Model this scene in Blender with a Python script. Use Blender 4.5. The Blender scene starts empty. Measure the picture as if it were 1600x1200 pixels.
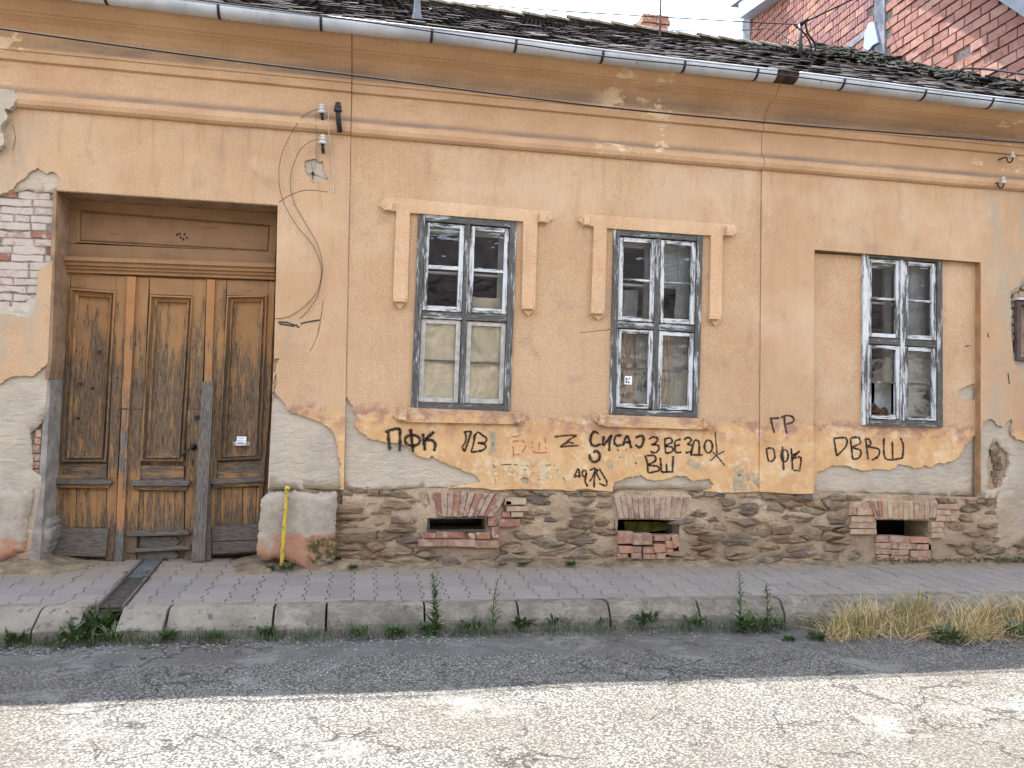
import bpy, math, random
from mathutils import Vector, noise as mnoise
from mathutils.geometry import delaunay_2d_cdt
random.seed(7)
sc = bpy.context.scene
COL = sc.collection
R = math.radians

# ------------------------------------------------------------------ camera
TH, PI_, RO = R(10.9), math.atan(27/1200), 0.0145
CAM = Vector((0, -7, 1.5))
_d = Vector((math.sin(TH)*math.cos(PI_), math.cos(TH)*math.cos(PI_), math.sin(PI_)))
_r0 = Vector((math.cos(TH), -math.sin(TH), 0)); _u0 = _r0.cross(_d)
_r = _r0*math.cos(RO) + _u0*math.sin(RO); _u = _u0*math.cos(RO) - _r0*math.sin(RO)
cam = bpy.data.cameras.new("camera"); camo = bpy.data.objects.new("camera", cam); COL.objects.link(camo)
cam.sensor_width = 36; cam.lens = 27; cam.clip_start = .05; cam.clip_end = 1500
from mathutils import Matrix
camo.matrix_world = Matrix(((_r.x, _u.x, -_d.x, CAM.x), (_r.y, _u.y, -_d.y, CAM.y), (_r.z, _u.z, -_d.z, CAM.z), (0, 0, 0, 1)))
sc.camera = camo

# ------------------------------------------------------------------ light
SUN = Vector((0.40, -1.0, -2.5)).normalized()          # direction the light travels
w = bpy.data.worlds.new("World"); sc.world = w; w.use_nodes = True
wn = w.node_tree; wl = wn.links
bg = wn.nodes["Background"]; bg.inputs[1].default_value = 0.14
sky = wn.nodes.new("ShaderNodeTexSky"); sky.sky_type = 'NISHITA'; sky.sun_disc = False
sky.sun_elevation = math.asin(-SUN.z); sky.sun_rotation = math.atan2(-SUN.x, -SUN.y)
sky.air_density = 1.0; sky.dust_density = 0.25; sky.ozone_density = 1.0
tc = wn.nodes.new("ShaderNodeTexCoord"); mp = wn.nodes.new("ShaderNodeMapping"); mp.inputs['Scale'].default_value = (1, 1, 1.8)
nz = wn.nodes.new("ShaderNodeTexNoise"); nz.inputs['Scale'].default_value = 7; nz.inputs['Detail'].default_value = 7; nz.inputs['Roughness'].default_value = .58
mr = wn.nodes.new("ShaderNodeMapRange"); mr.inputs[1].default_value = .42; mr.inputs[2].default_value = .62; mr.interpolation_type = 'SMOOTHSTEP'
mx = wn.nodes.new("ShaderNodeMix"); mx.data_type = 'RGBA'
wl.new(tc.outputs['Generated'], mp.inputs['Vector']); wl.new(mp.outputs[0], nz.inputs['Vector'])
wl.new(nz.outputs['Fac'], mr.inputs[0]); wl.new(mr.outputs[0], mx.inputs[0])
wl.new(sky.outputs[0], mx.inputs[6]); mx.inputs[7].default_value = (5.0, 4.85, 4.6, 1)
wl.new(mx.outputs[2], bg.inputs[0])
sl = bpy.data.lights.new("sun", 'SUN'); sl.energy = 3.3; sl.angle = R(.53); sl.color = (1, .975, .935)
so = bpy.data.objects.new("sun", sl); COL.objects.link(so); so.location = (-2, 8, 15)
so.rotation_euler = SUN.to_track_quat('-Z', 'Y').to_euler()
sc.view_settings.view_transform = 'Standard'; sc.view_settings.look = 'None'
sc.view_settings.gamma = 1; sc.view_settings.use_curve_mapping = False
sc.view_settings.exposure = 2.72

# ------------------------------------------------------------------ helpers
def ray(x, y): return _d + _r*((x-800)/1200) - _u*((y-600)/1200)
def W(x, y, Y=0.0):
    v = ray(x, y); t = (Y-CAM.y)/v.y; return CAM + v*t
def GX(x, y, X):
    v = ray(x, y); t = (X-CAM.x)/v.x; return CAM + v*t
def w2(x, y, Y=0.0):
    p = W(x, y, Y); return (p.x, p.z)
SL = .0195
def zg(X): return .012 - SL*X
def Gd(x, y, off=0.0):                       # point on the (sloping) pavement plane raised by off
    v = ray(x, y); t = (.012+off - SL*CAM.x - CAM.z)/(v.z + SL*v.x); return CAM + v*t

def new_obj(name, me, parent=None, mat=None, label=None, cat=None, group=None, kind=None):
    o = bpy.data.objects.new(name, me); COL.objects.link(o)
    if mat and me: me.materials.append(mat)
    if parent: o.parent = parent
    if label: o['label'] = label
    if cat: o['category'] = cat
    if group: o['group'] = group
    if kind: o['kind'] = kind
    return o
def mesh(name, vs, fs, mat, parent=None, smooth=False, **k):
    me = bpy.data.meshes.new(name); me.from_pydata([tuple(v) for v in vs], [], fs); me.update()
    if smooth: me.polygons.foreach_set('use_smooth', [True]*len(me.polygons))
    return new_obj(name, me, parent, mat, **k)
def empty(name, loc=(0, 0, 0), **k):
    o = new_obj(name, None, **k); o.empty_display_size = .1; o.location = loc; return o

def inside(p, poly):
    x, y = p; c = False; n = len(poly); j = n-1
    for i in range(n):
        xi, yi = poly[i]; xj, yj = poly[j]
        if (yi > y) != (yj > y) and x < (xj-xi)*(y-yi)/(yj-yi)+xi: c = not c
        j = i
    return c
def edge_dist(p, poly):
    best = 9e9; n = len(poly)
    for i in range(n):
        ax, ay = poly[i]; bx, by = poly[(i+1) % n]; dx, dy = bx-ax, by-ay
        L = dx*dx+dy*dy; t = 0 if L == 0 else max(0, min(1, ((p[0]-ax)*dx+(p[1]-ay)*dy)/L))
        best = min(best, math.hypot(p[0]-ax-t*dx, p[1]-ay-t*dy))
    return best
def rough(poly, amp, seg, seed=0, closed=True):
    """break every edge of an outline into short uneven pieces"""
    rnd = random.Random(seed)
    def sub(a, b, am):
        L = math.hypot(b[0]-a[0], b[1]-a[1])
        if L < seg: return [a]
        k = rnd.uniform(.4, .6); nx, ny = -(b[1]-a[1])/L, (b[0]-a[0])/L; o = rnd.gauss(0, 1)*am*min(1, L/(seg*4))
        m = (a[0]+(b[0]-a[0])*k+nx*o, a[1]+(b[1]-a[1])*k+ny*o)
        return sub(a, m, am*.75)+sub(m, b, am*.75)
    out = []; n = len(poly)
    for i in range(n if closed else n-1): out += sub(poly[i], poly[(i+1) % n], amp)
    if not closed: out.append(poly[-1])
    return out
def px(poly, amp=0, seg=5, seed=1, Y=0.0):
    if amp: poly = rough(rough(poly, amp*1.5, seg*1.3, seed), 1.1, 1.8, seed+500)
    return [w2(x, y, Y) for x, y in poly]

def slab(name, outer, holes, y0, y1, mat, parent, grid=0, disp=None, smooth=False, **k):
    vs, es = [], []
    for poly in [outer]+holes:
        b = len(vs); vs += [Vector(p) for p in poly]; n = len(poly)
        es += [(b+i, b+(i+1) % n) for i in range(n)]
    if grid:
        xs = [p[0] for p in outer]; zs = [p[1] for p in outer]; x = min(xs); rnd = random.Random(3)
        while x < max(xs):
            z = min(zs)
            while z < max(zs):
                q = (x+rnd.uniform(-.3, .3)*grid, z+rnd.uniform(-.3, .3)*grid)
                if inside(q, outer) and not any(inside(q, h) for h in holes): vs.append(Vector(q))
                z += grid
            x += grid
    r = delaunay_2d_cdt(vs, es, [], 0, 1e-5)
    P, F = r[0], r[2]; keep = []
    for f in F:
        c = (sum(P[i][0] for i in f)/len(f), sum(P[i][1] for i in f)/len(f))
        if inside(c, outer) and not any(inside(c, h) for h in holes):
            a = sum(P[f[i]][0]*P[f[(i+1) % len(f)]][1]-P[f[(i+1) % len(f)]][0]*P[f[i]][1] for i in range(len(f)))
            keep.append(list(f) if a > 0 else list(f)[::-1])
    used = sorted({i for f in keep for i in f}); mp_ = {u: i for i, u in enumerate(used)}
    V = []
    for u in used:
        x, z = P[u][0], P[u][1]; V.append((x, y0+(disp(x, z) if disp else 0), z))
    n = len(V); faces = [[mp_[i] for i in f] for f in keep]
    ed = {}
    for f in faces:
        for i in range(len(f)): ed[(f[i], f[(i+1) % len(f)])] = 1
    bd = [e for e in ed if (e[1], e[0]) not in ed]
    bm = {}
    for a, b in bd:
        for q in (a, b):
            if q not in bm: bm[q] = len(V); V.append((V[q][0], y1, V[q][2]))
    nf = len(faces)
    for a, b in bd: faces.append([b, a, bm[a], bm[b]])
    o = mesh(name, V, faces, mat, parent, **k)
    if smooth:
        s = [i < nf for i in range(len(faces))]; o.data.polygons.foreach_set('use_smooth', s)
    return o

def prism_geo(pts, y0, y1, bev=0.0, yfun=None):
    """pts: XZ outline (any order); returns verts, faces of an extruded piece with a bevelled front"""
    a = sum(pts[i][0]*pts[(i+1) % len(pts)][1]-pts[(i+1) % len(pts)][0]*pts[i][1] for i in range(len(pts)))
    if a < 0: pts = pts[::-1]
    n = len(pts); cx = sum(p[0] for p in pts)/n; cz = sum(p[1] for p in pts)/n
    V, F = [], []
    def ring(y, ins):
        b = len(V)
        for x, z in pts:
            L = math.hypot(x-cx, z-cz) or 1; k = 1-min(.6, ins/L*1.3)
            V.append((cx+(x-cx)*k, y, cz+(z-cz)*k))
        return b
    if bev:
        r0 = ring(y0, bev); r1 = ring(y0+bev, 0)
        F.append(list(range(r0, r0+n)))
        for i in range(n): j = (i+1) % n; F.append([r0+j, r0+i, r1+i, r1+j])
    else:
        r1 = ring(y0, 0); F.append(list(range(r1, r1+n)))
    r2 = ring(y1, 0)
    for i in range(n): j = (i+1) % n; F.append([r1+j, r1+i, r2+i, r2+j])
    F.append(list(range(r2, r2+n))[::-1])
    return V, F
def prism(name, pts, y0, y1, mat, parent=None, bev=0.0, **k):
    V, F = prism_geo(pts, y0, y1, bev); return mesh(name, V, F, mat, parent, **k)
def pprism(name, q, y0, y1, mat, parent=None, bev=0.0, **k):   # outline given as read off the photograph, on the plane y0
    return prism(name, [w2(x, y, y0) for x, y in q], y0, y1, mat, parent, bev, **k)
def rect(x0, y0, x1, y1): return [(x0, y0), (x1, y0), (x1, y1), (x0, y1)]
def join_geo(parts):
    V, F = [], []
    for v, f in parts:
        b = len(V); V += v; F += [[i+b for i in g] for g in f]
    return V, F
def box_geo(x0, x1, y0, y1, z0, z1):
    V = [(x0, y0, z0), (x1, y0, z0), (x1, y1, z0), (x0, y1, z0), (x0, y0, z1), (x1, y0, z1), (x1, y1, z1), (x0, y1, z1)]
    return V, [[3, 2, 1, 0], [4, 5, 6, 7], [0, 1, 5, 4], [1, 2, 6, 5], [2, 3, 7, 6], [3, 0, 4, 7]]
def tube_geo(pts, rad, sides=6):
    pts = [Vector(p) for p in pts]; V, F = [], []; n = len(pts); up = None
    for i, p in enumerate(pts):
        t = (pts[min(i+1, n-1)]-pts[max(i-1, 0)]).normalized()
        if up is None: up = Vector((0, 0, 1)) if abs(t.z) < .9 else Vector((1, 0, 0))
        a = t.cross(up); a = a.normalized() if a.length > 1e-6 else t.orthogonal().normalized(); b = a.cross(t); up = b
        rr = rad[i] if isinstance(rad, (list, tuple)) else rad
        for k in range(sides):
            an = 2*math.pi*k/sides; V.append(tuple(p+a*math.cos(an)*rr+b*math.sin(an)*rr))
    for i in range(n-1):
        for k in range(sides):
            k2 = (k+1) % sides; F.append([i*sides+k, i*sides+k2, (i+1)*sides+k2, (i+1)*sides+k])
    F.append(list(range(sides))[::-1]); F.append(list(range((n-1)*sides, n*sides)))
    return V, F
def tube(name, pts, rad, mat, parent=None, sides=6, **k):
    V, F = tube_geo(pts, rad, sides); return mesh(name, V, F, mat, parent, smooth=True, **k)
def smooth_path(pts, n=8):
    pts = [Vector(p) for p in pts]; out = []
    for i in range(len(pts)-1):
        p0, p1, p2, p3 = pts[max(i-1, 0)], pts[i], pts[i+1], pts[min(i+2, len(pts)-1)]
        for j in range(n):
            t = j/n; out.append(.5*((2*p1)+(p2-p0)*t+(2*p0-5*p1+4*p2-p3)*t*t+(3*p1-p0-3*p2+p3)*t**3))
    out.append(pts[-1]); return out
def lathe_geo(prof, c, axis=Vector((0, 0, 1)), sides=14):
    axis = axis.normalized(); a = axis.orthogonal().normalized(); b = axis.cross(a); V, F = [], []
    for h, r in prof:
        for k in range(sides):
            t = 2*math.pi*k/sides; V.append(tuple(Vector(c)+axis*h+a*math.cos(t)*r+b*math.sin(t)*r))
    for i in range(len(prof)-1):
        for k in range(sides):
            k2 = (k+1) % sides; F.append([i*sides+k, i*sides+k2, (i+1)*sides+k2, (i+1)*sides+k])
    F.append(list(range(sides))[::-1]); F.append(list(range((len(prof)-1)*sides, len(prof)*sides)))
    return V, F
def nz3(x, y, z, s=1.0): return mnoise.noise(Vector((x*s, y*s, z*s)))
def fbm(x, y, z, s, o=4):
    v = 0; a = 1
    for i in range(o): v += a*nz3(x, y, z, s); s *= 2.1; a *= .5
    return v

# ------------------------------------------------------------------ materials
def lin(c): return c/12.92 if c <= .04045 else ((c+.055)/1.055)**2.4
def P(r, g, b, k=.72): return (lin(r/255)*k, lin(g/255)*k, lin(b/255)*k, 1)
class Mat:
    def __init__(s, name, rgh=.9, spec=.25):
        s.m = bpy.data.materials.new(name); s.m.use_nodes = True; s.nt = s.m.node_tree
        s.b = s.nt.nodes['Principled BSDF']; s.b.inputs['Roughness'].default_value = rgh
        s.b.inputs['Specular IOR Level'].default_value = spec; s._p = None; s.nrm = None
    def n(s, t, **a):
        x = s.nt.nodes.new(t)
        for k, v in a.items(): setattr(x, k, v)
        return x
    def put(s, sock, v):
        if v is None: return
        if isinstance(v, bpy.types.NodeSocket): s.nt.links.new(v, sock)
        elif isinstance(v, tuple) and sock.type == 'RGBA': sock.default_value = v if len(v) == 4 else v+(1,)
        else: sock.default_value = v
    def pos(s, sc=(1, 1, 1), rnd=0):
        g = s.n('ShaderNodeNewGeometry').outputs['Position']
        if rnd:
            oi = s.n('ShaderNodeObjectInfo').outputs['Random']
            mm = s.n('ShaderNodeVectorMath', operation='MULTIPLY_ADD'); s.put(mm.inputs[0], g); mm.inputs[1].default_value = (1, 1, 1)
            cb = s.n('ShaderNodeCombineXYZ'); k = s.math('MULTIPLY', oi, rnd)
            for i in range(3): s.put(cb.inputs[i], k)
            s.put(mm.inputs[2], cb.outputs[0]); g = mm.outputs[0]
        v = s.n('ShaderNodeVectorMath', operation='MULTIPLY'); s.put(v.inputs[0], g); v.inputs[1].default_value = sc
        return v.outputs[0]
    def sep(s, i): 
        g = s.n('ShaderNodeNewGeometry').outputs['Position']; x = s.n('ShaderNodeSeparateXYZ'); s.put(x.inputs[0], g); return x.outputs[i]
    def rand(s): return s.n('ShaderNodeObjectInfo').outputs['Random']
    def noise(s, scale, detail=4, rgh=.6, dist=0, vec=None):
        x = s.n('ShaderNodeTexNoise'); s.put(x.inputs['Vector'], vec if vec else s.pos())
        x.inputs['Scale'].default_value = scale; x.inputs['Detail'].default_value = detail
        x.inputs['Roughness'].default_value = rgh; x.inputs['Distortion'].default_value = dist
        return x.outputs['Fac']
    def vor(s, scale, feature='F1', out='Distance', vec=None):
        x = s.n('ShaderNodeTexVoronoi', feature=feature); s.put(x.inputs['Vector'], vec if vec else s.pos()); x.inputs['Scale'].default_value = scale
        return x.outputs[out]
    def ramp(s, f, lo, hi, a=0.0, b=1.0):
        x = s.n('ShaderNodeMapRange', interpolation_type='SMOOTHSTEP')
        for i, v in enumerate((f, lo, hi, a, b)): s.put(x.inputs[i], v)
        return x.outputs[0]
    def math(s, op, a, b=None):
        x = s.n('ShaderNodeMath', operation=op); s.put(x.inputs[0], a); s.put(x.inputs[1], b); return x.outputs[0]
    def mix(s, f, a, b, blend='MIX'):
        x = s.n('ShaderNodeMix', data_type='RGBA', blend_type=blend); s.put(x.inputs[0], f); s.put(x.inputs[6], a); s.put(x.inputs[7], b); return x.outputs[2]
    def bump(s, h, strength, dist):
        x = s.n('ShaderNodeBump'); x.inputs['Strength'].default_value = strength; x.inputs['Distance'].default_value = dist
        s.put(x.inputs['Height'], h)
        if s.nrm: s.put(x.inputs['Normal'], s.nrm)
        s.nrm = x.outputs[0]
    def out(s, col, rgh=None):
        s.put(s.b.inputs['Base Color'], col); s.put(s.b.inputs['Roughness'], rgh)
        if s.nrm: s.put(s.b.inputs['Normal'], s.nrm)
        return s.m

def m_ochre(name, lower=True, tone=1.0):
    m = Mat(name, .95, .15); k = .72*tone
    big = m.noise(.9, 5, .6); mid = m.noise(5, 5, .65); fine = m.noise(120, 3, .6)
    c = m.mix(m.ramp(big, .35, .65), P(238, 197, 156, k), P(226, 182, 142, k))
    c = m.mix(m.ramp(mid, .5, .75, 0, .5), c, P(238, 206, 166, k))
    c = m.mix(m.ramp(m.noise(2.2, 6, .7, 0, m.pos((1, 1, .35))), .58, .78, 0, .55), c, P(182, 148, 118, k))
    c = m.mix(m.ramp(fine, .42, .6, .0, .45), c, P(168, 126, 90, k))
    c = m.mix(m.ramp(m.noise(70, 3, .7), .56, .68, .0, .5), c, P(238, 212, 176, k))
    st = m.noise(2.4, 6, .7, .2, m.pos((4.2, 1, .55))); zt = m.sep(2)
    c = m.mix(m.math('MULTIPLY', m.ramp(st, .48, .68), m.ramp(zt, 2.4, 3.8, .12, .36)), c, P(168, 130, 98, k))
    c = m.mix(m.ramp(m.noise(1.15, 6, .68, .3), .56, .74, 0, .5), c, P(172, 156, 138, k))
    c = m.mix(m.ramp(m.noise(1.7, 6, .7, 0, m.pos((1, 1, .6))), .58, .72, 0, .55), c, P(240, 210, 176, k))
    c = m.mix(m.math('MULTIPLY', m.ramp(m.noise(.75, 5, .6), .5, .66), .5), c, P(238, 206, 170, k))
    c = m.mix(m.math('MULTIPLY', m.ramp(m.noise(2.8, 7, .75, .4), .57, .70), .5), c, P(178, 150, 126, k))
    xr = m.sep(0); c = m.mix(m.math('MULTIPLY', m.math('MAXIMUM', m.ramp(xr, 6.35, 6.55), m.ramp(xr, -2.5, -2.8)), m.ramp(m.noise(2.6, 7, .72, 0, m.pos((1.6, 1, .6))), .44, .62, 0, .75)), c, P(198, 182, 158, k))
    if lower:
        z = m.sep(2); x = m.sep(0); zz = m.math('ADD', z, m.math('MULTIPLY', x, .02))       # follows the slight fall of the street
        zz = m.math('ADD', zz, m.math('MULTIPLY', m.math('SUBTRACT', m.noise(3.5, 6, .75), .5), .30))
        low = m.ramp(zz, 1.32, 1.44, 1, 0)
        lc = m.mix(m.ramp(m.noise(3, 6, .7), .38, .62), P(230, 186, 134, .72), P(214, 166, 118, .72))
        lc = m.mix(m.ramp(m.noise(4, 7, .78), .49, .63, 0, .8), lc, P(236, 210, 174, .72))
        lc = m.mix(m.ramp(m.noise(17, 6, .75), .6, .68, 0, .6), lc, P(188, 176, 150, .7))
        c = m.mix(low, c, lc)
        band = m.math('MULTIPLY', m.ramp(zz, 1.12, 1.34), m.ramp(zz, 1.38, 1.48, 1, 0))
        pur = m.math('MULTIPLY', band, m.ramp(m.noise(6, 6, .7, 0, m.pos((.8, 1, 1))), .47, .58))
        c = m.mix(m.math('MULTIPLY', pur, .65), c, P(168, 122, 112, .7))
        smooth = m.math('SUBTRACT', 1.0, m.math('MULTIPLY', low, .8))
    else: smooth = 1.0
    h = m.math('MULTIPLY', m.noise(95, 4, .65), smooth)
    m.bump(h, 1.0, .014); m.bump(m.noise(11, 4, .6), .3, .012)
    return m.out(c)
def m_plaster():
    m = Mat('grey_plaster', .95, .15)
    v = m.pos((1, 1, 2.4))
    c = m.mix(m.ramp(m.noise(2, 6, .65), .35, .68), P(204, 188, 166), P(184, 170, 152))
    c = m.mix(m.ramp(m.noise(9, 5, .7), .5, .75, 0, .6), c, P(206, 192, 172))
    c = m.mix(m.ramp(m.noise(26, 5, .7), .6, .72, 0, .5), c, P(140, 128, 116))
    c = m.mix(m.ramp(m.noise(1.2, 4, .6), .55, .7, 0, .7), c, P(186, 184, 186))
    lowz = m.ramp(m.math('ADD', m.sep(2), m.math('MULTIPLY', m.noise(5, 4), .3)), .55, .9, 1, 0)
    c = m.mix(m.math('MULTIPLY', lowz, .45), c, P(178, 150, 118))
    m.bump(m.noise(9, 5, .55, .6, v), .6, .025); m.bump(m.noise(60, 4, .7), .35, .006)
    return m.out(c)
def m_mortar():
    m = Mat('lime_mortar', .97, .1)
    c = m.mix(m.ramp(m.noise(2.4, 6, .65), .38, .64), P(220, 192, 160), P(190, 162, 134))
    c = m.mix(m.ramp(m.noise(12, 6, .78), .46, .66, 0, .75), c, P(206, 184, 152)); c = m.mix(m.ramp(m.noise(7, 7, .78, 0, m.pos((.6, 1, 2.2))), .54, .66, 0, .7), c, P(134, 112, 92))
    c = m.mix(m.ramp(m.noise(34, 6, .8), .54, .68, 0, .75), c, P(108, 90, 74)); c = m.mix(m.ramp(m.noise(55, 5, .8), .56, .68, 0, .6), c, P(228, 208, 178))
    low = m.ramp(m.math('ADD', m.sep(2), m.math('MULTIPLY', m.noise(4, 4), .25)), .2, .5, 1, 0)
    c = m.mix(m.math('MULTIPLY', low, .5), c, P(140, 120, 98))
    m.bump(m.noise(16, 7, .75), 1.0, .035); m.bump(m.noise(60, 4, .75), .8, .012)
    return m.out(c)
def m_stone():
    m = Mat('schist_stone', .95, .15); r = m.rand()
    v = m.pos((1, 1, 5), 9)
    c = m.mix(r, P(176, 148, 118), P(156, 138, 118))
    c = m.mix(m.ramp(m.math('FRACT', m.math('MULTIPLY', r, 7.3)), .55, .8, 0, .8), c, P(164, 130, 102))
    c = m.mix(m.ramp(m.math('FRACT', m.math('MULTIPLY', r, 13.7)), .7, .9, 0, .7), c, P(116, 110, 106))
    c = m.mix(m.ramp(m.noise(9, 6, .72, .5, v), .45, .72, 0, .7), c, P(112, 94, 76))
    c = m.mix(m.ramp(m.noise(13, 6, .75, .3, v), .54, .68, 0, .7), c, P(190, 170, 142))
    c = m.mix(m.ramp(m.noise(6, 6, .72), .46, .6, 0, .85), c, P(184, 160, 130))
    m.bump(m.noise(14, 6, .72, .8, v), 1.0, .035); m.bump(m.noise(70, 4, .7, 0, v), .6, .008)
    return m.out(c)
def m_brick(name, cols, lime=.0, limec=(205, 190, 175), k=.72):
    m = Mat(name, .93, .15); r = m.rand()
    c = m.mix(m.ramp(r, 0, .5), P(*cols[0], k), P(*cols[1], k)); c = m.mix(m.ramp(r, .55, 1), c, P(*cols[2], k))
    c = m.mix(m.ramp(m.noise(14, 5, .7, 0, m.pos((1, 1, 1), 5)), .45, .7, 0, .6), c, P(cols[0][0]*.72, cols[0][1]*.7, cols[0][2]*.7, k))
    if lime: c = m.mix(m.ramp(m.noise(11, 6, .75, 0, m.pos((1, 1, 1), 3)), .62-lime*.35, .72-lime*.3, 0, .85), c, P(*limec, k))
    m.bump(m.noise(45, 5, .7), .6, .008)
    return m.out(c)
def m_paintwood(name, paint, wood, dark, horizontal=False, keep=.5, zfun=None, k=.72, grain=None):
    m = Mat(name, .8, .25); sc_ = (1.2, 6, 9) if horizontal else (9, 6, 1.0)
    v = m.pos(sc_, 3); vf = m.pos((sc_[0]*4, 12, sc_[2]*4) , 3)
    wd = m.mix(m.ramp(m.noise(3, 6, .7, .4, vf), .35, .65), P(*wood, k), P(*dark, k))
    f = m.noise(2.2, 7, .72, .2, v)
    f = m.math('ADD', f, m.math('MULTIPLY', m.math('SUBTRACT', m.noise(4, 6, .78, .2, vf), .5), .42))
    if zfun: f = m.math('ADD', f, zfun(m))
    cut = 1-keep
    mask = m.ramp(f, cut-.05, cut+.05)
    pc = m.mix(m.ramp(m.noise(6, 4), .35, .7, 0, .5), P(*paint, k), P(*[q*.84 for q in paint], k))
    c = m.mix(mask, wd, pc)
    m.bump(m.noise(4, 6, .7, .3, vf), .5, .004); m.bump(mask, .5, .0015)
    return m.out(c)
def m_plain(name, rgb, rgh=.8, spec=.3, var=.25, scale=12, bump=.2, bd=.004, k=.72, metal=0):
    m = Mat(name, rgh, spec); m.b.inputs['Metallic'].default_value = metal
    c = m.mix(m.ramp(m.noise(scale, 5, .65), .3, .7), P(*rgb, k), P(*[q*(1-var) for q in rgb], k))
    if bump: m.bump(m.noise(scale*4, 4, .6), bump, bd)
    return m.out(c)

OCHRE = m_ochre('ochre_render'); OCHRE2 = m_ochre('ochre_trim', False, 1.16)
def m_cornice():
    m = Mat('ochre_cornice', .95, .15)
    c = m.mix(m.ramp(m.noise(1.3, 5, .6), .35, .65), P(212, 174, 136, .82), P(196, 157, 121, .82))
    c = m.mix(m.ramp(m.noise(3, 6, .7, 0, m.pos((.4, 1, 2))), .55, .75, 0, .5), c, P(162, 124, 98, .74))
    c = m.mix(m.ramp(m.noise(90, 3, .6), .4, .7, 0, .3), c, P(150, 114, 86, .74))
    zb = m.math('ADD', m.sep(2), m.math('MULTIPLY', m.sep(0), .006))          # soot lying along the top of the roll moulding and the fillet
    soot = m.math('MAXIMUM', m.math('MULTIPLY', m.ramp(zb, 3.955, 3.985), m.ramp(zb, 4.0, 4.06, 1, 0)), m.math('MULTIPLY', m.ramp(zb, 4.33, 4.36), m.ramp(zb, 4.38, 4.5, 1, 0)))
    c = m.mix(m.math('MULTIPLY', soot, m.ramp(m.noise(2.5, 6, .7, 0, m.pos((.5, 1, 2))), .3, .6, .2, .7)), c, P(128, 114, 104, .7))
    x = m.sep(0); pn = m.noise(4, 6, .72, 0, m.pos((.6, 1, 1)))
    worn = m.math('MAXIMUM', m.ramp(x, -2.5, -2.85), m.math('MAXIMUM', m.ramp(x, 6.0, 6.6), m.math('MULTIPLY', m.ramp(x, 2.0, 2.3), m.ramp(x, 2.8, 3.1, 1, 0))))
    c = m.mix(m.math('MULTIPLY', m.ramp(pn, .55, .6), m.math('MULTIPLY', worn, .85)), c, P(232, 204, 170, .8))
    m.bump(m.noise(95, 4, .65), .4, .006); m.bump(m.noise(6, 4, .6), .2, .01)
    return m.out(c)
CORN = m_cornice()
PLAST = m_plaster(); MORT = m_mortar(); STONE = m_stone()
BR_RED = m_brick('old_red_brick', [(158, 112, 92), (172, 124, 104), (150, 100, 84)], .25)
BR_LIME = m_brick('limewashed_brick', [(190, 160, 148), (198, 172, 160), (176, 138, 124)], .75, (206, 192, 178))
BR_ARCH = m_brick('arch_brick', [(158, 122, 104), (166, 132, 114), (146, 110, 94)], .6, (190, 168, 146))
BR_PALE = m_brick('pale_brick', [(192, 166, 136), (184, 152, 124), (180, 144, 122)], .4, (200, 180, 150))
BR_NEW = m_brick('fresh_brick', [(174, 132, 110), (160, 126, 108), (192, 136, 108)], .45, (184, 160, 138))
BR_HOL = m_brick('hollow_brick', [(204, 150, 132), (190, 134, 120), (214, 164, 146)], .25, (196, 170, 158), k=.54)
BR_PUR = m_brick('ribbed_brick', [(216, 158, 140), (190, 142, 138), (226, 174, 148)], .0, k=.74)
def door_z(m):
    z = m.sep(2); x = m.sep(0)
    top = m.ramp(z, 1.9, 2.9, 0, .2); bot = m.ramp(z, .15, .55, -.22, 0)
    mid = m.math('MULTIPLY', m.ramp(z, .72, .95), m.ramp(z, 1.5, 2.1, 1, 0))
    return m.math('ADD', m.math('ADD', top, bot), m.math('MULTIPLY', mid, -.1))
DOOR = m_paintwood('door_paint', (180, 134, 88), (144, 118, 92), (86, 70, 56), False, .52, door_z, .64)
DOORH = m_paintwood('door_paint_rail', (176, 132, 90), (128, 114, 98), (80, 68, 58), True, .5, door_z, .64)
TRANS = m_paintwood('transom_paint', (164, 126, 90), (116, 100, 84), (80, 66, 54), True, .66, None, .62)
BATT = m_paintwood('batten_paint', (194, 138, 88), (132, 128, 124), (88, 84, 80), False, .6, door_z, .62)
GREYW = m_paintwood('grey_wood', (148, 138, 128), (134, 124, 114), (88, 80, 72), False, .3, None, .66)
GREYH = m_paintwood('grey_board', (148, 138, 128), (130, 120, 110), (86, 78, 70), True, .3, None, .66)
FRV = m_paintwood('window_frame_paint', (214, 214, 212), (112, 108, 102), (76, 72, 68), False, .42, None, .66)
FRH = m_paintwood('window_frame_paint_rail', (214, 214, 212), (112, 108, 102), (76, 72, 68), True, .40, None, .66)
SAV = m_paintwood('sash_paint', (228, 228, 226), (112, 108, 104), (60, 58, 56), False, .515, None, .7)
SAH = m_paintwood('sash_paint_rail', (228, 228, 226), (112, 108, 104), (60, 58, 56), True, .515, None, .7)
SAC = m_plain('cream_sash_paint', (206, 200, 190), .7, .3, .2, 20)
INNER = m_plain('inner_window_paint', (232, 230, 222), .6, .3, .12, 8, k=.85)
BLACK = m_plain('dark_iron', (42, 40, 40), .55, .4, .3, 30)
CABLE = m_plain('cable_rubber', (40, 40, 44), .85, .12, .1, 10, 0)
RUSTY = m_plain('rusty_iron', (120, 84, 66), .85, .2, .4, 25)
PORC = m_plain('porcelain', (228, 226, 220), .25, .5, .15, 20, 0)
PORCB = m_plain('dark_porcelain', (52, 52, 60), .3, .5, .2, 20, 0)
SPRAY = m_plain('black_spray_paint', (34, 32, 34), .8, .2, .4, 40, 0)
SPRAYB = m_plain('brown_spray_paint', (78, 52, 46), .8, .2, .4, 40, 0)
SPRAYR = m_plain('red_spray_paint', (214, 92, 62), .8, .2, .2, 40, 0)
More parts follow.
